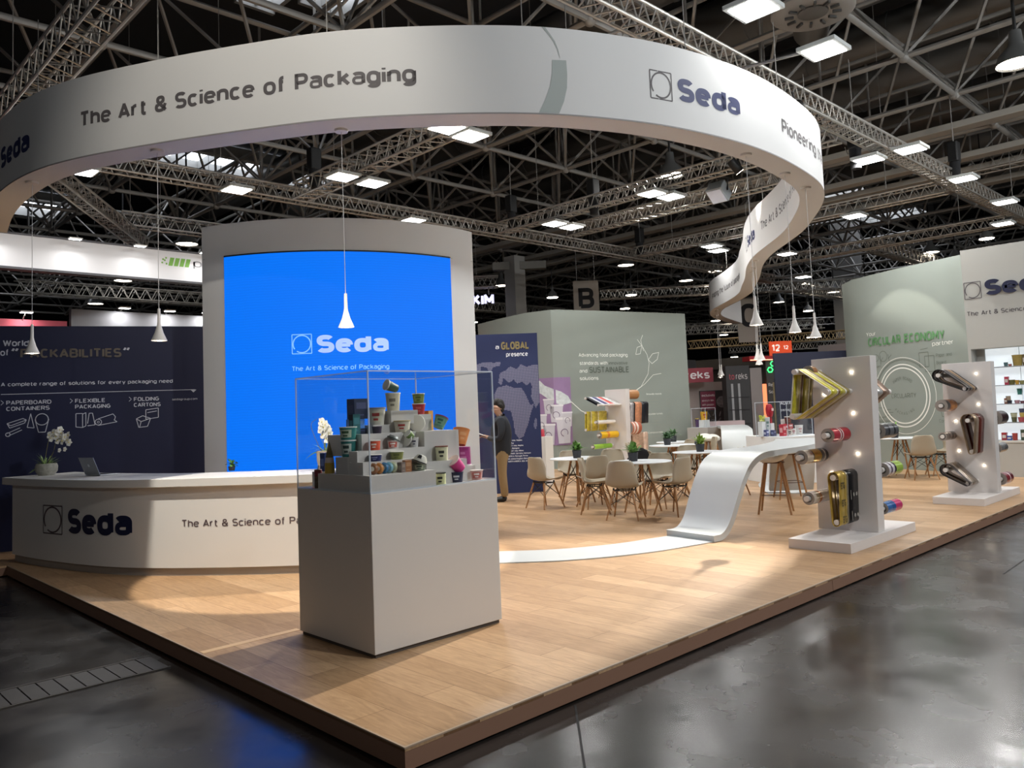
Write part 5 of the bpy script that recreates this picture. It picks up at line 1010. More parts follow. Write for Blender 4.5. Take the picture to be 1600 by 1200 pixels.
for i, (x, y, c, lab) in enumerate(((.795, 1.372, '9c6a48', 'brown'), (.84, 1.372, 'cf8f4e', 'orange'), (.882, 1.374, '3f7fae', 'blue'), (.92, 1.374, '8fc0cf', 'pale blue'), (.955, 1.374, 'd5d6b0', 'cream'))):
    t = thing('paper_disc', lab + ' round sachet on edge in the row at the front of the large case', 'sachet', (x, y, 1.165), (0, 0, radians(25)), 'row of round sachets')
    X = M.Translation((0, 0, .0385)) @ M.Rotation(radians(90), 4, 'Y'); obj('sachet_body', G().lathe([(0, -.014), (.03, -.012), (.0385, 0), (.03, .012), (0, .014)], 24, X=X), mat(c, .4, var=.2, vscale=40), t); obj('centre_print', G().lathe([(0, -.0145), (.016, -.0142), (.016, -.0135), (0, -.0135)], 16, X=X), mat('ece7da', .5), t)
carton('grey brown small carton left of an orange one on the front step', 1.0, 1.335, 1.165, .042, .04, .068, '85736a', rz=.2, panel='a39182'); carton('orange brown small carton on the front step', 1.05, 1.338, 1.165, .05, .045, .078, 'b0774f', rz=-.15, panel='c99a72')
tub('patterned dark green bowl carrying a black and white lid on the front step', 1.155, 1.335, 1.165, .044, .052, '5f6a58', lid='2e3a2c', band=('a5ab94', '2f3a2e'), name='paper_bowl', cat='bowl')
t = thing('bowl_lid', 'tilted white domed lid with a black blot, on the patterned bowl', 'lid', (1.155, 1.335, 1.2175), (.2, .35, 0)); obj('dome', G().lathe([(0, .06), (.03, .055), (.046, .03), (.05, .002), (.046, 0), (0, 0)], 24), mat('e3e0d2', .4), t); obj('blot', G().lathe([(.0315, .0552), (.0468, .0302)], 8, a0=radians(195), a1=radians(235)), BLACK, t); obj('dark_edge', G().lathe([(.05, .002), (.052, .006), (.05, .012)], 24), mat('3a3a34', .5), t)
tub('navy tub with white lid on the second step', .85, 1.425, 1.25, .044, .046, '232a5e', lid='ece9e2', rb=.038, band=('232a5e', '8f96c0'))
tub('olive tub with white lid on the second step', 1.03, 1.425, 1.25, .048, .056, '7d8348', lid='eceadd', rb=.04, band=('8f9552', '5d6234'))
tub('upper cream tub with a dark square label, before the tall right block', 1.43, 1.425, 1.215, .046, .106, 'dcdab8', lid='7a4a3c', rb=.042, band=('e0deba', '33332f'))
tub('lower cream tub with a dark square label, on the case floor', 1.316, 1.31, 1.05, .041, .09, 'd9d9a6', lid='3d3d36', rb=.038, band=('dcdca8', '33332f'))
tub('orange red tub on the third step near the case corner', .905, 1.51, 1.322, .041, .068, 'd8583a', lid='efe6dc', rb=.036, band=('d8583a', 'f0d9cc'))
tub('dark violet tub behind the orange red one', .99, 1.6, 1.434, .036, .05, '3b3344', lid='4a4256')
tub('red and white printed bowl on the third step', 1.07, 1.52, 1.322, .042, .062, 'c9c2bd', lid=None, rb=.034, band=('c25a50', 'efe9e4'), name='paper_bowl', cat='bowl')
t = thing('bowl_lid', 'dark clear lid tilted on the red and white bowl', 'lid', (1.07, 1.52, 1.385), (.15, .4, 0)); obj('dome', G().lathe([(0, .03), (.035, .026), (.046, .004), (.048, 0), (0, 0)], 24), mat('9a9c97', .25, .2), t); obj('dark_edge', G().lathe([(.047, .002), (.05, .006), (.047, .012)], 24), mat('2e3830', .5), t)
tub('white printed cup under a green tilted one, right on the third step', 1.255, 1.52, 1.322, .032, .072, 'dcd9d6', lid=None, band=('dcd9d6', '5a586a'), name='paper_cup', cat='cup')
tub('small green cup lying tilted on the white printed cup', 1.235, 1.52, 1.395, .03, .05, '6f8a4a', lid='e6e6dc', tilt=(radians(180), .9), name='paper_cup', cat='cup')
t = thing('bowl_lid', 'white oval lid leaning left of the small green cup', 'lid', (1.19, 1.54, 1.33), (0, .35, 0)); obj('dome', G().lathe([(0, -.006), (.05, -.004), (.052, .003), (0, .004)], 24, X=M.Translation((0, 0, .052)) @ M.Rotation(radians(90), 4, 'Y')), mat('e6e3da', .5), t); obj('rim', G().lathe([(.05, -.005), (.054, 0), (.05, .005)], 24, X=M.Translation((0, 0, .052)) @ M.Rotation(radians(90), 4, 'Y')), WHITE, t)
tub('big printed white tub with a red panel, left of the tall cream tub', 1.08, 1.73, 1.492, .065, .128, 'cfcbbd', lid='8f8f98', rb=.05, band=('d9d4bb', 'b0453f'))
tub('tall cream tub standing highest, in the middle of the large case', 1.25, 1.76, 1.592, .055, .134, 'd8d0b6', lid='ebe6d6', rb=.046, band=('d8d0b6', '8a8270'))
tub('green and white tub tipped over on top of the tall cream tub', 1.285, 1.76, 1.757, .04, .1, '3c5a48', lid='eceae4', tilt=(radians(180), 1.25), rb=.03, band=('c5cabc', '2f4638'))
tub('wide printed cream tub with a red label below the tall cream tub', 1.215, 1.605, 1.434, .06, .084, 'd5cdb8', lid='b5a06a', rb=.05, band=('e0d8c4', 'b5413c'))
t = thing('paper_bucket', 'white bucket lying with its printed round lid toward us', 'bucket', (1.39, 1.66, 1.431 + .062), (0, 0, 0)); X = M.Rotation(radians(42), 4, 'Z') @ M.Rotation(radians(-90), 4, 'Y')
obj('bucket_body', G().lathe([(0, -.1), (.05, -.1), (.058, 0), (0, 0)], 28, X=X), mat('dcd7cc', .5), t); obj('lid', G().lathe([(.058, -.012), (.062, -.012), (.062, .004), (.055, .007), (0, .007)], 28, X=X), mat('e6e2d6', .5), t)
d = (X @ V((0, 0, 1))); sl_ = plane(tuple(d * .0075), (-d.y * -1 * -1, d.x, 0) if False else (0 - d.y * -1, 0 - d.x, 0), (0, 0, 1)); g = G(); g.text(sl_, 'yap', 0, -.008, .02, .04, .02, anchor='c', off=.001); g.line(sl_, [(-.03, -.03), (.03, -.03)], .003, off=.001); g.line(sl_, [(-.02, .036), (.02, .036)], .003, off=.001); obj('lid_print', g, BLACK, t, smooth=0)
tub('red cup in the stack at the right of the tall block', 1.475, 1.74, 1.557, .05, .084, 'a92e35', lid='efe9e2', rb=.038, band=('a92e35', 'c9605c'), name='paper_cup', cat='cup'); tub('green cup on top of the red cup', 1.475, 1.74, 1.6415, .047, .076, '6d8038', lid='efe9e2', rb=.038, band=('8f9c58', '5a6a2e'), name='paper_cup', cat='cup')
carton('tall orange yellow carton behind the leaning teal cup', 1.58, 1.76, 1.431, .055, .05, .15, 'cf9a4a', col2='b8742f', rz=.2, panel='d98a3a')
tub('teal green cup leaning over with a magenta lid, on the tall right block', 1.53, 1.58, 1.45, .05, .09, '5f8f7c', lid='a82a66', tilt=(radians(0), .45), rb=.038, band=('7aa58e', '3a6a5a'), name='paper_cup', cat='cup')
tub('magenta tub standing upside down at the right of the large case', 1.735, 1.545, 1.152, .06, .142, 'a02f78', lid='ecd9e2', upside=True, rb=.058, band=('a83a80', 'd080b0'))
tub('big orange cup tilted on the magenta tub', 1.705, 1.545, 1.312, .064, .13, 'e08a4a', lid=None, tilt=(radians(20), .32), rb=.046, band=('e6965a', 'efb07a'), name='paper_cup', cat='cup')
tub('navy tub on the case floor below the pink cup', 1.53, 1.385, 1.05, .05, .074, '1f2340', lid='2a2e4c', rb=.042, band=('1f2340', 'c9c9d2'))
tub('bright pink cup lying tilted on the navy tub', 1.565, 1.385, 1.14, .05, .1, 'd23a86', lid='e8c9c9', tilt=(radians(180), .75), rb=.045, band=('da4a92', 'f0d0e0'), name='paper_cup', cat='cup')
tub('red and white tub at the far right of the case floor', 1.74, 1.4, 1.05, .048, .072, 'c99a94', lid='e6d9d2', rb=.038, band=('b86058', 'efe6e2'))
carton('blue carton on the back left ledge of the large case', .86, 2.08, 1.165, .07, .055, .135, '3f5fae', col2='2a3f7a', rz=.1, panel='6f86c4')
t = thing('snack_can', 'slim dark red and green can with a white spout in the large case', 'can', (1.0, 2.14, 1.05)); 
t.location = (.745, 2.0, 1.05)
obj('can_body', G().lathe([(0, 0), (.027, 0), (.027, .135), (.024, .14), (0, .14)], 24, mats=[0, 1, 0, 0]), [mat('5a1f22', .4), mat('5e4a2c', .4, var=.5, vscale=18)], t); obj('red_band', G().lathe([(.0275, .09), (.0275, .132)], 24), mat('7a1f26', .4), t); obj('spout', G().tube((0, 0, .14), (.008, .004, .165), .006, 8), WHITE, t)
for i, (x, y, rz, c, lab) in enumerate(((.745, 2.11, .3, 'd9b3ac', 'flat pink sachet farthest left on the case floor'), (.76, 2.055, 1.1, 'b5525a', 'flat red sachet beside the slim can'), (.735, 1.962, .2, 'a23f4a', 'crimson sachet before the slim can'), (.765, 1.945, .8, 'ded9dc', 'white sachet at the foot of the riser'))):
    t = thing('sachet', lab, 'sachet', (x, y, 1.05), (0, 0, rz), 'flat sachets on the case floor'); obj('sachet_body', G().box((-.035, -.022, 0), (.035, .022, .006)), mat(c, .4), t, smooth=0, bevel=.002); obj('centre_print', G().box((-.015, -.012, .006), (.02, .012, .0065)), mat('efe9e6', .5), t, smooth=0)

# ---------------------------------------------------------------- bar displays
bp = obj('bar_counter', G().prism([(11.5, 4.05), (12.45, 3.6), (13.1, 4.55), (12.15, 5.1)], 0, .88), mat('e3e6e6', .4), smooth=0, bevel=.005); tag(bp, 'white block counter behind the near bar, carrying a clear case of red cartons', 'counter')
BX = lambda u, v: (11.5 + u * .9035 - v * -.56, 4.05 - u * .4285 + v * .83)
case('clear acrylic case with red cartons on the white counter behind the near bar', 11.72, 12.72, 3.98, 4.62, .88, 1.52)
carton('left blue white carton in the bar case', 11.85, 4.5, .88, .1, .08, .12, '4a5488', panel='c9cde0'); carton('right blue carton in the bar case', 12.0, 4.42, .88, .1, .07, .11, '4d5680', panel='8f96b8')
carton('tall red carton at the front of the bar case', 11.95, 4.2, .88, .13, .08, .22, 'b8283a', panel='d9a0a0'); tub('pale striped tall tub in the bar case', 11.95, 4.52, 1.0, .06, .24, 'c9d0d2', lid='dfe3e3', band=('c9d0d2', '6a8a86'))
carton('white plinth block under the striped tub', 11.95, 4.52, .88, .16, .1, .12, 'e9ebeb', name='plinth_block', cat='block')
t = thing('snack_bag', 'crumpled bright red bag standing highest in the bar case', 'bag', (12.08, 4.52, 1.24)); g = G(); g.lathe([(0, 0), (.07, .01), (.1, .08), (.105, .16), (.07, .24), (0, .26)], 12); g.v = [(x * (1 + .18 * sin(9 * z * 10 + x * 40)), y * .6, z) for x, y, z in g.v]; obj('bag_body', g, mat('b3152c', .4, var=.4, vscale=18), t); obj('bag_print', G().box((-.04, -.075, .12), (.03, -.066, .17)), mat('e9c9c9', .5), t, smooth=0); obj('bag_neck', G().box((-.02, -.02, -.12), (.05, .02, .02)), mat('a01428', .4), t, smooth=0)
carton('white block under the red bag', 12.1, 4.53, .88, .13, .1, .24, 'e6e8e8', name='plinth_block', cat='block')
carton('flat red carton with a white mark in the bar case', 12.18, 4.2, 1.0, .18, .1, .1, 'a8202c', panel='e6d0d0'); tub('brown cup with white lid on the flat red carton', 12.18, 4.2, 1.1015, .065, .14, '5a2a22', lid='ece9e4', band=('5a2a22', '8f4a3a'), name='paper_cup', cat='cup')
tub('white cup with a black drop under the flat red carton', 12.17, 4.2, .88, .07, .118, 'd9c9be', lid='d6ccc4', band=('e0d6cc', '1d1a1a'), name='paper_cup', cat='cup'); tub('white cup with red print beside the one with the black drop', 12.34, 4.2, .88, .06, .13, 'ece9e6', lid=None, band=('ece9e6', '9c3a44'), name='paper_cup', cat='cup')
tub('plain white cup standing behind the flat red carton', 12.4, 4.4, .88, .06, .32, 'e3ddd6', lid=None, band=('e3ddd6', 'b5a698'), name='paper_cup', cat='cup'); tub('wide white cup with pink print, right in the bar case', 12.52, 4.16, .88, .075, .19, 'e2e0dd', lid=None, band=('e2e0dd', 'c99a98'), name='paper_cup', cat='cup')
carton('large white plinth block at the left of the bar case', 11.86, 4.56, .88, .0001 + .2, .09, .28, 'e6e9ea', name='plinth_block', cat='block')
t = thing('candy_pile', 'yellow green candies on the white block of the bar case', 'candy', (11.86, 4.56, 1.16)); g = G()
for k in range(14): g.ball((random.uniform(-.08, .08), random.uniform(-.03, .03), random.uniform(.015, .11)), .022, 6, k % 2)
o = obj('candies', g, [mat('c9d24a', .4), mat('dfe08a', .4)], t); o['kind'] = 'stuff'
t = obj('bar_block', G().box((12.75, 3.55, .0), (13.05, 3.95, .95)), mat('e6e8e8', .4), smooth=0); tag(t, 'tall white block right of the bar case', 'block'); tub('big white cup with a red stripe on the tall white block', 12.88, 3.72, .95, .085, .3, 'e9e4e2', lid='e9e4e2', band=('e9e4e2', 'b8283a'), name='paper_cup', cat='cup')
# small case on the left
bp = obj('bar_counter', G().box((16.7, 8.85, 0), (17.4, 9.5, .9)), mat('a5a29e', .4), smooth=0, bevel=.005); tag(bp, 'grey counter behind the second bar, under the small clear case', 'counter')
case('small clear case with a yellow item, left above the second bar', 16.8, 17.3, 8.95, 9.4, .9, 1.42)
carton('white block inside the small clear case', 17.05, 9.18, .9, .3, .2, .2, 'e9ebea', name='plinth_block', cat='block'); tub('yellow and red bag in the small clear case', 17.05, 9.16, 1.1, .1, .24, 'd9a62a', lid=None, band=('d9a62a', 'b02a2a'), name='snack_bag', cat='bag'); tub('purple cup at the left of the small clear case', 16.88, 9.28, .9, .05, .25, '4a2f5a', lid='c9b03a', name='paper_cup', cat='cup')

# ---------------------------------------------------------------- products in the logo wall niche (y, shelf, radius, height, colour, kind)
SH = {5: 2.01, 4: 1.67, 3: 1.325, 2: .985, 1: .655}
NI = [(1.36, 5, .055, .1, '3a1f24', 't', 'dark maroon tub at the left end of the top shelf'), (1.05, 5, .035, .075, '4a6a6c', 't', 'grey blue tub on the top shelf'), (.985, 5, .03, .04, 'b06a62', 't', 'little red tub on the top shelf'), (.86, 5, .085, .2, 'a08a48', 't', 'large gold round tin on the top shelf'), (.755, 5, .03, .2, '6a5a3a', 'c', 'slim brown carton beside the gold tin'), (.62, 5, .05, .08, '4a4e5c', 't', 'slate tub right of the gold tin'), (.6, 5, .0, .0, '', '', ''),
 (1.06, 4, .04, .15, 'b0344c', 'c', 'crimson box at the left of the fourth shelf'), (.975, 4, .05, .09, '6a6434', 't', 'olive tub on the fourth shelf'), (.895, 4, .035, .08, 'c79a3a', 't', 'yellow tub on the fourth shelf'), (.82, 4, .04, .07, '8a8450', 't', 'khaki tub on the fourth shelf'), (.67, 4, .05, .06, 'c0a8a0', 't', 'pale pink bowl on the fourth shelf'), (.575, 4, .05, .05, 'b56a78', 't', 'rose bowl on the fourth shelf'),
 (1.04, 3, .04, .06, '2f2f38', 't', 'black tub on the third shelf'), (1.1, 3, .03, .1, '8a5a44', 'c', 'brown carton on the third shelf'), (.92, 3, .045, .06, 'b58a90', 't', 'dusty pink tub on the third shelf'), (.835, 3, .04, .045, '7a4a54', 't', 'wine red tub on the third shelf'), (.725, 3, .05, .055, '5c5f66', 't', 'left grey tub on the third shelf'), (.6, 3, .05, .06, '4c4f58', 't', 'right grey tub on the third shelf'),
 (.99, 2, .045, .09, '5a5a3a', 't', 'dark green tub under the pale one on the second shelf'), (.87, 2, .06, .09, 'b8555a', 't', 'salmon red tub on the second shelf'), (.68, 2, .05, .1, '3f4350', 't', 'dark tub at the right of the second shelf'),
 (1.17, 1, .05, .14, '9a2a34', 'c', 'red carton at the left of the lowest shelf'), (1.09, 1, .045, .08, '2a4a9a', 'c', 'blue carton before the red ones on the lowest shelf'), (1.0, 1, .045, .13, 'a8423c', 't', 'brick red cup on the lowest shelf'), (.86, 1, .05, .19, '3a4a38', 'c', 'tall green black carton on the lowest shelf'), (.75, 1, .05, .18, '9a9a9c', 'c', 'tall grey carton on the lowest shelf'), (.65, 1, .07, .09, '2a2e50', 't', 'wide navy tub on the lowest shelf')]
for y, s, r, h, c, k, lab in NI:
    if not lab: continue
    if k == 't': tub(lab, LX + .15, y, SH[s], r, h, c, lid=c, name='paper_tub')
    else: carton(lab, LX + .16, y, SH[s], r * 1.6, r * 1.7, h, c, panel='d0c8c0')
tub('pale tub on top of the dark green one on the second shelf', LX + .15, .99, SH[2] + .0902, .055, .08, 'b5b79a', lid='5a6a58'); tub('mustard tub stacked on the salmon red one', LX + .15, .86, SH[2] + .0902, .042, .08, 'c2ab5a', lid='d0bd7a'); tub('small dark sphere patterned tub topping the mustard one', LX + .15, .86, SH[2] + .1705, .045, .075, '4a4e66', lid='8f93a8')
tub('teal cup leaning on the third shelf back', LX + .24, .89, SH[3] + .16, .042, .11, '3f8a80', lid='3f8a80', name='paper_cup', cat='cup'); tub('beige cup beside the teal one', LX + .24, .755, SH[3] + .155, .042, .11, 'a39a88', lid='a39a88', name='paper_cup', cat='cup'); tub('khaki cup at the right picture edge of the third shelf', LX + .24, .62, SH[3] + .2, .04, .1, '6f7458', lid='6f7458', name='paper_cup', cat='cup')
tub('plum tub fixed high beside the gold tin at the picture edge', LX + .24, .6, SH[5] + .17, .055, .12, '4a3f52', lid='5a4f62'); carton('brown carton leaning at the left of the third shelf', LX + .16, 1.06, SH[3] + .06, .07, .06, .08, '9a8a72', rz=.6)
g = G()
for y, z in ((.89, SH[3] + .16), (.755, SH[3] + .155), (.62, SH[3] + .2), (.6, SH[5] + .17)): g.box((LX + .19, y - .03, z - .006), (LX + .305, y + .03, z))
obj('small_bracket', g, mat('d6dade', .3), lw_, smooth=0)
# ---------------------------------------------------------------- neighbouring booths
ba = thing('booth_fascia', 'long white fascia board of a neighbouring booth high on the left', 'booth fascia', (1, 16, 5.0)); fl_ = (1, 16, 5.0)
obj('fascia_board', G().box((-8, 16, 5.02), (9.5, 16.25, 5.71)), mat('e0e0e2', .6), ba, fl_, smooth=0); obj('lower_rim', G().box((-8, 15.98, 4.97), (9.5, 16.27, 5.02)), mat('4a4a4e', .6), ba, fl_, smooth=0); obj('top_rim', G().box((-8, 15.98, 5.71), (9.5, 16.27, 5.75)), mat('5b5b60', .6), ba, fl_, smooth=0)
Sf = plane((0, 16, 0), (1, 0, 0), (0, 0, 1)); g = G()
for k in range(4): x = 5.02 + k * .13; g.poly(Sf, [(x, 5.36), (x + .1, 5.36), (x + .15, 5.56), (x + .05, 5.56)])
for a, b in ((4.88, 5.42), (4.94, 5.48), (4.9, 5.5), (4.98, 5.4), (4.97, 5.54)): g.poly(Sf, [(a - .02, b - .02), (a + .02, b - .02), (a + .02, b + .02), (a - .02, b + .02)])
obj('green_mark', g, mat('7ab04a', .6), ba, fl_, smooth=0); g = G(); g.text(Sf, 'pack', 5.62, 5.38, .2, .9, .0); obj('lettering', g, mat('8a8c90', .6), ba, fl_, smooth=0)
for x in (1.4, 2.89, 4.24, 5.75, 7.2):
    t = thing('arm_light', 'small arm light on the white fascia, %s' % {1.4: 'at its left picture end', 2.89: 'first from the left', 4.24: 'second from the left', 5.75: 'beside the grey letter', 7.2: 'behind the tower'}[x], 'arm light', (x, 15.6, 5.66), group='arm lights on the white fascia')
    obj('lamp_head', G().box((-.13, -.07, 0), (.13, .07, .03)), WHITE, t, smooth=0); obj('lamp_glow', G().box((-.11, -.055, -.006), (.11, .055, 0)), GLOW, t, smooth=0); obj('arm', G().tube((0, .05, .02), (0, .41, .07), .012, 6), STEEL, t); area_lamp('arm_glow', (0, .05, -.02), 9, .2, t, rot=(radians(-25), 0, 0))
t = obj('booth_wall', G().box((4.0, 20, 2.5), (9, 20.2, 4.74)), mat('8d8d92', .7), smooth=0); tag(t, 'grey booth wall showing just above the navy wall', 'booth wall')
t = obj('booth_wall', G().box((-4.0, 20, 2.5), (3.9, 20.2, 4.4)), mat('b04a58', .7), smooth=0); tag(t, 'red booth wall strip at the left picture edge above the navy wall', 'booth wall')
for x, z, w in ((2.87, 4.47, 'over the red strip'), (5.21, 4.72, 'left one over the grey booth wall'), (6.42, 4.71, 'middle one over the grey booth wall'), (7.5, 4.72, 'beside the tower over the grey booth wall')):
    t = thing('arm_light', 'small arm light ' + w, 'arm light', (x, 19.6, z + .06), group='arm lights over the low booth walls'); obj('lamp_head', G().box((-.14, -.08, 0), (.14, .08, .04)), WHITE, t, smooth=0); obj('lamp_glow', G().box((-.13, -.08, -.008), (.13, .08, 0)), GLOW, t, smooth=0); obj('arm', G().tube((0, .05, .02), (0, .45, -.05 if x > 3 else -.18), .012, 6), STEEL, t); area_lamp('arm_glow', (0, .1, -.02), 9, .2, t)
def board(name, label, cat, c, u, w, h, t, m, **k):
    """upright board facing the stand: c = bottom left corner, u = direction in plan"""
    u = V((*u, 0)).normalized(); n = V((u.y, -u.x, 0)); c = V(c); g = G(); q = [c, c + u * w, c + u * w - n * t, c - n * t]
    g.add([tuple(p) for p in q] + [tuple(p + V((0, 0, h))) for p in q], [(3, 2, 1, 0), (4, 5, 6, 7), (0, 1, 5, 4), (1, 2, 6, 5), (2, 3, 7, 6), (3, 0, 4, 7)])
    o = obj(name, g, m, smooth=0, **k); 
    if label: tag(o, label, cat)
    return o, plane(tuple(c), tuple(u), (0, 0, 1))
UD = (.717, -.697)
for L_, c, w, h, lx, z, cap in (('B', (21.66, 17.81, 5.0), 1.02, 1.66, .2, .55, .82), ('C', (31.78, 16.4, 4.38), .95, 2.1, .1, .72, 1.12)):
    t = thing('letter_sign', 'grey hanging hall sign with a big black letter ' + L_, 'sign', c); o, Sg = board('sign_board', None, None, c, UD, w, h, .06, mat('bdb6ab', .7)); o.data.transform(M.Translation(-V(c))); o.parent = t
    g = G(); g.text(Sg, L_, lx, z, cap, .62 if L_ == 'B' else .76, .03, off=.01); obj('letter', g, mat('17171c', .6), t, c, smooth=0); g = G()
    for f in (.15, .85): g.tube((c[0] + UD[0] * w * f, c[1] + UD[1] * w * f, c[2] + h), (c[0] + UD[0] * w * f, c[1] + UD[1] * w * f, 13.21), .015, 5)
    obj('wires', g, STEEL, t, c)
pl = obj('hall_pillar', G().box((18.3, 17.7, HZ), (18.85, 18.25, 7.35)), mat('8d8d8a', .7), smooth=0); tag(pl, 'tall grey hall pillar behind the pale wall', 'pillar'); t = obj('pillar_arm', G().box((-1.0, -.2, 0), (1.0, .2, .28), X=M.Translation((18.7, 17.85, 6.85)) @ M.Rotation(-.77, 4, 'Z')), mat('75746f', .7), pl, smooth=0)
pl = obj('hall_pillar', G().box((44.0, 15.8, HZ), (45.3, 17.1, 13.2)), mat('7a7875', .7), smooth=0); tag(pl, 'wide dim hall pillar left of the circular wall', 'pillar')
t = thing('letter_sign', 'glowing pale violet letters ending in KIM beside the tower', 'sign', (17.3, 19.3, 5.6)); Sk = plane((17.3, 19.3, 5.58), (*UD, 0), (0, 0, 1)); g = G(); g.text(Sk, 'KIM', .2, 0, .4, .82, .05); o = obj('glow_letters', g, mat('cfcff0', .5, emit=1.0), t, (17.3, 19.3, 5.6), smooth=0); m_ = o.modifiers.new('depth', 'SOLIDIFY'); m_.thickness = .1
truss('box_truss', 'short truss stub holding the glowing violet letters', (17.0, 19.6, 6.45), (18.2, 18.5, 6.45), .4)
obj('letter_hangers', G().tube((17.5, 19.12, 5.98), (17.5, 19.12, 6.3), .02).tube((17.9, 18.73, 5.98), (17.9, 18.73, 6.3), .02), STEEL, t, (17.3, 19.3, 5.6))
o, S_a = board('red_sign', 'dull red sign board with white lettering right of the pale wall', 'sign', (22.5, 14.56, 2.36), UD, 2.1, .54, .15, mat('8a2f3c', .6)); g = G(); g.text(S_a, 'toreks', .62, .13, .3, 1.35, .02); obj('lettering', g, mat('e6dfe0', .6), o, smooth=0)
o, S_b = board('booth_wall', 'beige booth wall under the red sign board', 'booth wall', (22.6, 15.9, HZ), UD, 4.4, 2.5, .2, mat('b3a7a2', .7))
o, S_c = board('wall_poster', 'dark poster with a magenta block on the beige booth wall', 'poster', (24.42, 14.0, .55), UD, 1.22, 1.5, .04, mat('2a2628', .5)); g = G(); g.poly(S_c, [(.03, .75), (.6, .75), (.6, 1.47), (.03, 1.47)]); obj('magenta_block', g, mat('7a2440', .5), o, smooth=0); g = G(); g.text(S_c, 'exclusively', .08, 1.27, .1, .5, .02, off=.006); g.text(S_c, 'stretch film', .08, 1.08, .08, .45, .01, off=.006); g.text(S_c, 'with passion', .08, .92, .08, .45, .01, off=.006); obj('lettering', g, mat('d9c9cc', .5), o, smooth=0); g = G()
for k in range(16): u_, z_ = random.uniform(.15, 1.1), random.uniform(.1, .6); g.line(S_c, [(u_, z_), (u_ + random.uniform(-.15, .15), z_ + .2)], .05, off=.007)
g.ring(S_c, .85, 1.05, 0, .22, off=.005, n=20); obj('printed_shapes', g, mat('6a6668', .5, var=.5, vscale=12), o, smooth=0)
ct2, S_d = board('booth_counter', 'pale pink booth counter with dark lettering beside the pale wall', 'counter', (21.3, 11.9, HZ), UD, 1.4, 1.05, .6, mat('c9b6ba', .6)); g = G(); g.text(S_d, 'toreks', .55, .62, .2, .8, .02); obj('lettering', g, mat('5a4a50', .6), ct2, smooth=0)
db, S_e = board('booth_tower', 'dark grey booth tower with lettering and slim lit posts', 'booth tower', (23.5, 12.26, HZ), UD, .86, 3.0, .6, mat('3a3a3c', .7)); g = G(); g.text(S_e, 'reks', .36, 2.5, .24, .42, .01); obj('lettering', g, mat('b5b0b0', .6), db, smooth=0); g = G(); g.text(S_e, 'to', .12, 2.5, .23, .19, .01); obj('red_lettering', g, mat('a8404c', .6), db, smooth=0); g = G()
for u_ in (.2, .45): g.line(S_e, [(u_, .3), (u_, 2.35)], .08, off=.02)
obj('lit_posts', g, mat('9a9c9f', .5), db, smooth=0); g = G()
for z_ in (.9, 1.4, 1.85): g.line(S_e, [(.05, z_), (.8, z_)], .03, off=.03)
obj('shelves', g, mat('1d1d1f', .6), db, smooth=0)
for k, (c, w, h, m, lab, z) in enumerate((((24.14, 11.65, HZ), .42, 2.9, mat('8d8684', .7), 'grey booth column right of the dark tower', 0), ((24.45, 11.35, HZ), .14, 2.3, mat('ff8a5a', .5, emit=.8), 'narrow strip of glowing orange light', 0), ((24.56, 11.24, HZ), .75, 3.2, mat('3e3b3a', .7), 'dark booth with the green neon sign', 0), ((22.91, 10.05, HZ), .14, 2.3, mat('cfc596', .6), 'slim pale yellow banner beside the navy wall', 0))):
    o, Sx = board(('booth_column', 'light_strip', 'booth_wall', 'roll_banner')[k], lab, ('column', 'light strip', 'booth wall', 'banner')[k], c, UD, w, h, .25, m)
    if k == 2:
        g = G()
        for u_, z_ in ((.26, 3.02), (.14, 2.8), (.36, 2.8)): g.ring(Sx, u_, z_, .075, .115, off=.05, n=6)
        obj('green_neon', g, mat('3cff7a', .5, emit=1.6), o, smooth=0); g = G(); g.text(Sx, 'Recycle', .06, 2.2, .12, .5, .01); g.text(Sx, 'Solution', .06, 1.95, .11, .5, .01); obj('lettering', g, mat('c9c6c4', .6), o, smooth=0)
o, So = board('hall_sign', 'orange hanging sign with hall numbers above the red canopy', 'sign', (31.1, 14.5, 3.55), UD, 1.0, .68, .1, mat('d8491f', .5, emit=.5)); g = G(); g.text(So, '12', .1, .22, .32, .36, .04, off=.01); g.text(So, '12', .62, .3, .18, .22, .03, off=.01); obj('numerals', g, mat('f3e6d9', .5, emit=.5), o, smooth=0); obj('wires', G().tube((31.2, 14.4, 4.2), (31.2, 14.4, 13.21), .015, 5).tube((31.7, 13.9, 4.2), (31.7, 13.9, 13.21), .015, 5), STEEL, o)
o, So = board('booth_canopy', 'red booth canopy with an orange light line behind the navy wall', 'canopy', (23.9, 11.5, 3.02), (.85, -.5), 5.2, .17, .5, mat('a8242a', .6)); g = G(); g.line(So, [(.02, .03), (2.0, .03)], .035, off=.01); obj('light_line', g, mat('ffb08a', .5, emit=1.3), o, smooth=0)
t = obj('booth_wall', G().box((27.5, 7.2, HZ), (27.8, 10.6, 3.6)), mat('7d7774', .7), smooth=0); tag(t, 'grey booth wall rising behind the red canopy', 'booth wall')
t = obj('hall_sign', G().box((12.9, 15.3, HZ), (13.5, 15.36, 4.2)), mat('d8502f', .6), smooth=0); tag(t, 'small orange red sign in the gap between tower and pale wall', 'sign')
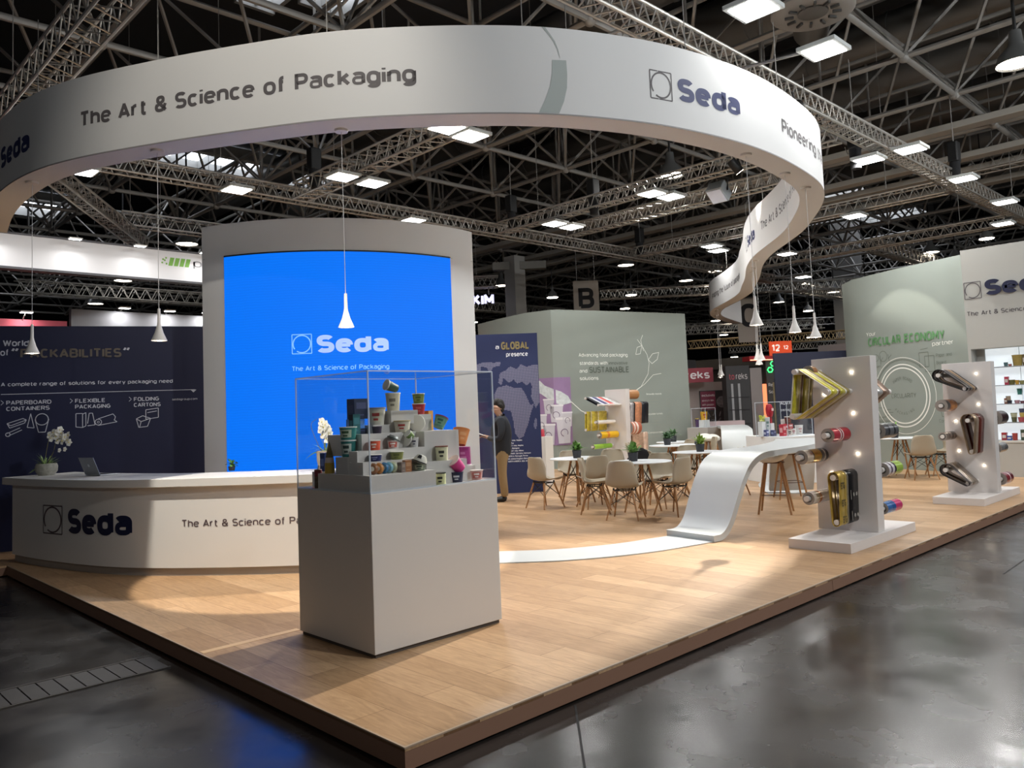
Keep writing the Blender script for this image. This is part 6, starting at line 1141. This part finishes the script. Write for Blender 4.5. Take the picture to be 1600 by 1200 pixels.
# dim booths filling the far end of the hall
for k, (x, y, w, d, h, c, lab) in enumerate(((34, 24, 5, 4, 4.2, '4a4a4e', 'dim booth block behind the pale wall'), (45, 22, 6, 5, 4.5, '55504c', 'dim brown booth block far behind the letter C'), (38, 12, 5, 3, 3.6, '5c4a44', 'dim booth block behind the red canopy'), (52, 14, 6, 5, 4.5, '454545', 'farthest dim booth block behind the bar'), (17, 34, 8, 5, 4.6, '4c4c52', 'dim booth block behind the tower'), (30, 34, 8, 5, 4.2, '404046', 'dim booth block under the far roof'), (8, 30, 6, 4, 4.2, '3f3f45', 'dim booth block behind the white fascia'))):
    t = obj('booth_block', G().box((x, y, HZ), (x + w, y + d, h)).box((x - .3, y - .3, h - .7), (x + w + .3, y + d + .3, h)), mat(c, .8), smooth=0); tag(t, lab, 'booth')
# ---------------------------------------------------------------- visitor
def skin(name, m, chains, parent, loc, sub=2):
    vs, es, rs = [], [], []; idx = {}
    for chn in chains:
        prev = None
        for p, r in chn:
            k = tuple(round(c, 4) for c in p)
            if k not in idx: idx[k] = len(vs); vs.append((p[0] - loc[0], p[1] - loc[1], p[2] - loc[2])); rs.append(r if isinstance(r, tuple) else (r, r))
            if prev is not None and prev != idx[k]: es.append((prev, idx[k]))
            prev = idx[k]
    me = bpy.data.meshes.new(name); me.from_pydata(vs, es, []); o = bpy.data.objects.new(name, me); COL.objects.link(o); me.materials.append(m); o.parent = parent
    sk_ = o.modifiers.new('skin', 'SKIN'); sk_.use_smooth_shade = True
    for i, r in enumerate(rs): me.skin_vertices[0].data[i].radius = r
    me.skin_vertices[0].data[0].use_root = True
    s2 = o.modifiers.new('smooth', 'SUBSURF'); s2.levels = sub; s2.render_levels = sub; return o
pe = thing('person', 'person in a dark jacket and tan trousers looking down at papers before the map panel', 'person', (7.32, 7.06, 0)); L0 = (7.32, 7.06, 0)
f = V((-.70, .71, 0)); s_ = V((-f.y, f.x, 0)); base = V(L0)         # f: where the person faces (left in the photo)
def at(a, b, z): return tuple(base + f * a + s_ * b + V((0, 0, z)))
SKIN = mat('b98f76', .6); HAIR = mat('17130f', .7)
body = skin('body', SKIN, [[(at(0, 0, .93), .06), (at(0, 0, 1.15), .08), (at(-.01, 0, 1.35), .11), (at(.0, 0, 1.46), .06), (at(.03, 0, 1.52), .055), (at(.055, 0, 1.57), (.078, .083)), (at(.06, 0, 1.64), (.085, .095)), (at(.05, 0, 1.7), (.072, .083))]] +
   [[(at(-.01, 0, 1.35), .11), (at(-.01, b * .17, 1.38), .06), (at(-.01, b * .21, 1.2), .042), (at(.02, b * .22, 1.1), .038), (at(.16, b * .17, 1.09), .034), (at(.25, b * .1, 1.12), .026), (at(.3, b * .08, 1.135), (.034, .02))] for b in (-1, 1)] +
   [[(at(0, 0, .93), .06), (at(0, b * .07, .86), .06), (at(.01, b * .095, .5), .045), (at(-.02, b * .1, .1), .04)] for b in (-1, 1)] +
   [[(at(.3, b * .08, 1.135), (.034, .02)), (at(.345 - .008 * abs(k), b * (.08 - .018 * k), 1.14), .009), (at(.375 - .008 * abs(k), b * (.075 - .018 * k), 1.13), .008), (at(.395 - .01 * abs(k), b * (.07 - .018 * k), 1.115), .007)] for b in (-1, 1) for k in (-1.5, -.5, .5, 1.5)] +
   [[(at(.25, b * .1, 1.12), .026), (at(.29, b * .055, 1.155), .011), (at(.325, b * .04, 1.16), .009)] for b in (-1, 1)] +
   [[(at(.055, 0, 1.57), (.078, .083)), (at(.13, 0, 1.59), .022), (at(.155, 0, 1.58), .012)], [(at(.06, 0, 1.64), (.085, .095)), (at(.05, .085, 1.61), .018)], [(at(.06, 0, 1.64), (.085, .095)), (at(.05, -.085, 1.61), .018)]], pe, L0)
g = G()
for b in (-1, 1): g.ball(at(.128, b * .032, 1.625), .012, 8)
obj('eyes', g, BLACK, body, L0); g = G(); g.box((-.012, -.024, -.004), (.01, .024, .004), X=M.Translation(at(.128, 0, 1.545)) @ M.Rotation(atan2(f.y, f.x), 4, 'Z')); obj('mouth', g, mat('8a5a50', .6), body, L0)
g = G()
for (a, b, z, r) in ((.01, 0, 1.695, .085), (.05, 0, 1.72, .075), (-.01, .0, 1.65, .078), (.0, .045, 1.67, .055), (.0, -.045, 1.67, .055), (.09, .025, 1.71, .042), (.09, -.025, 1.71, .042), (-.02, 0, 1.59, .05)): g.ball(at(a, b, z), r, 12)
obj('hair', g, HAIR, pe, L0)
jc = skin('jacket', mat('1c1f26', .8), [[(at(0, 0, .74), (.15, .19)), (at(0, 0, .9), (.15, .2)), (at(.0, 0, 1.12), (.155, .205)), (at(-.015, 0, 1.33), (.15, .21)), (at(.0, 0, 1.47), (.09, .11)), (at(.015, 0, 1.505), (.066, .075))]] + [[(at(-.015, 0, 1.33), (.15, .21)), (at(-.015, b * .18, 1.4), .085), (at(-.015, b * .225, 1.2), .062), (at(.02, b * .23, 1.09), .058), (at(.16, b * .175, 1.085), .05), (at(.23, b * .115, 1.115), .04)] for b in (-1, 1)], pe, L0)
skin('shirt_collar', mat('dfe0e2', .7), [[(at(.0, 0, 1.44), .075), (at(.03, 0, 1.545), .072)]], pe, L0, 1)
skin('trousers', mat('8c7450', .8), [[(at(0, 0, 1.06), (.1, .13)), (at(0, 0, .94), (.125, .16)), (at(0, .0, .84), (.12, .15))]] + [[(at(0, 0, .84), (.12, .15)), (at(.0, b * .085, .72), .095), (at(.01, b * .095, .48), .078), (at(-.02, b * .1, .14), .068), (at(-.02, b * .1, .08), .066)] for b in (-1, 1)], pe, L0)
for b in (-1, 1):
    sh = skin('shoe', BLACK, [[(at(-.06, b * .1, .045), .045), (at(.02, b * .1, .045), .045), (at(.12, b * .1, .035), (.04, .032)), (at(.18, b * .1, .03), (.03, .026))]], pe, L0)
t = thing('notebook', 'brown folder held by the person at the map panel', 'folder', at(.36, 0, 1.165)); o = obj('cover', G().box((-.1, -.13, -.006), (.1, .13, .006), X=M.Rotation(atan2(f.y, f.x), 4, 'Z') @ M.Rotation(-.35, 4, 'Y')), mat('5a3d30', .6), t, smooth=0); obj('pages', G().box((-.095, -.125, .006), (.095, .125, .012), X=M.Rotation(atan2(f.y, f.x), 4, 'Z') @ M.Rotation(-.35, 4, 'Y')), WHITE, t, smooth=0)
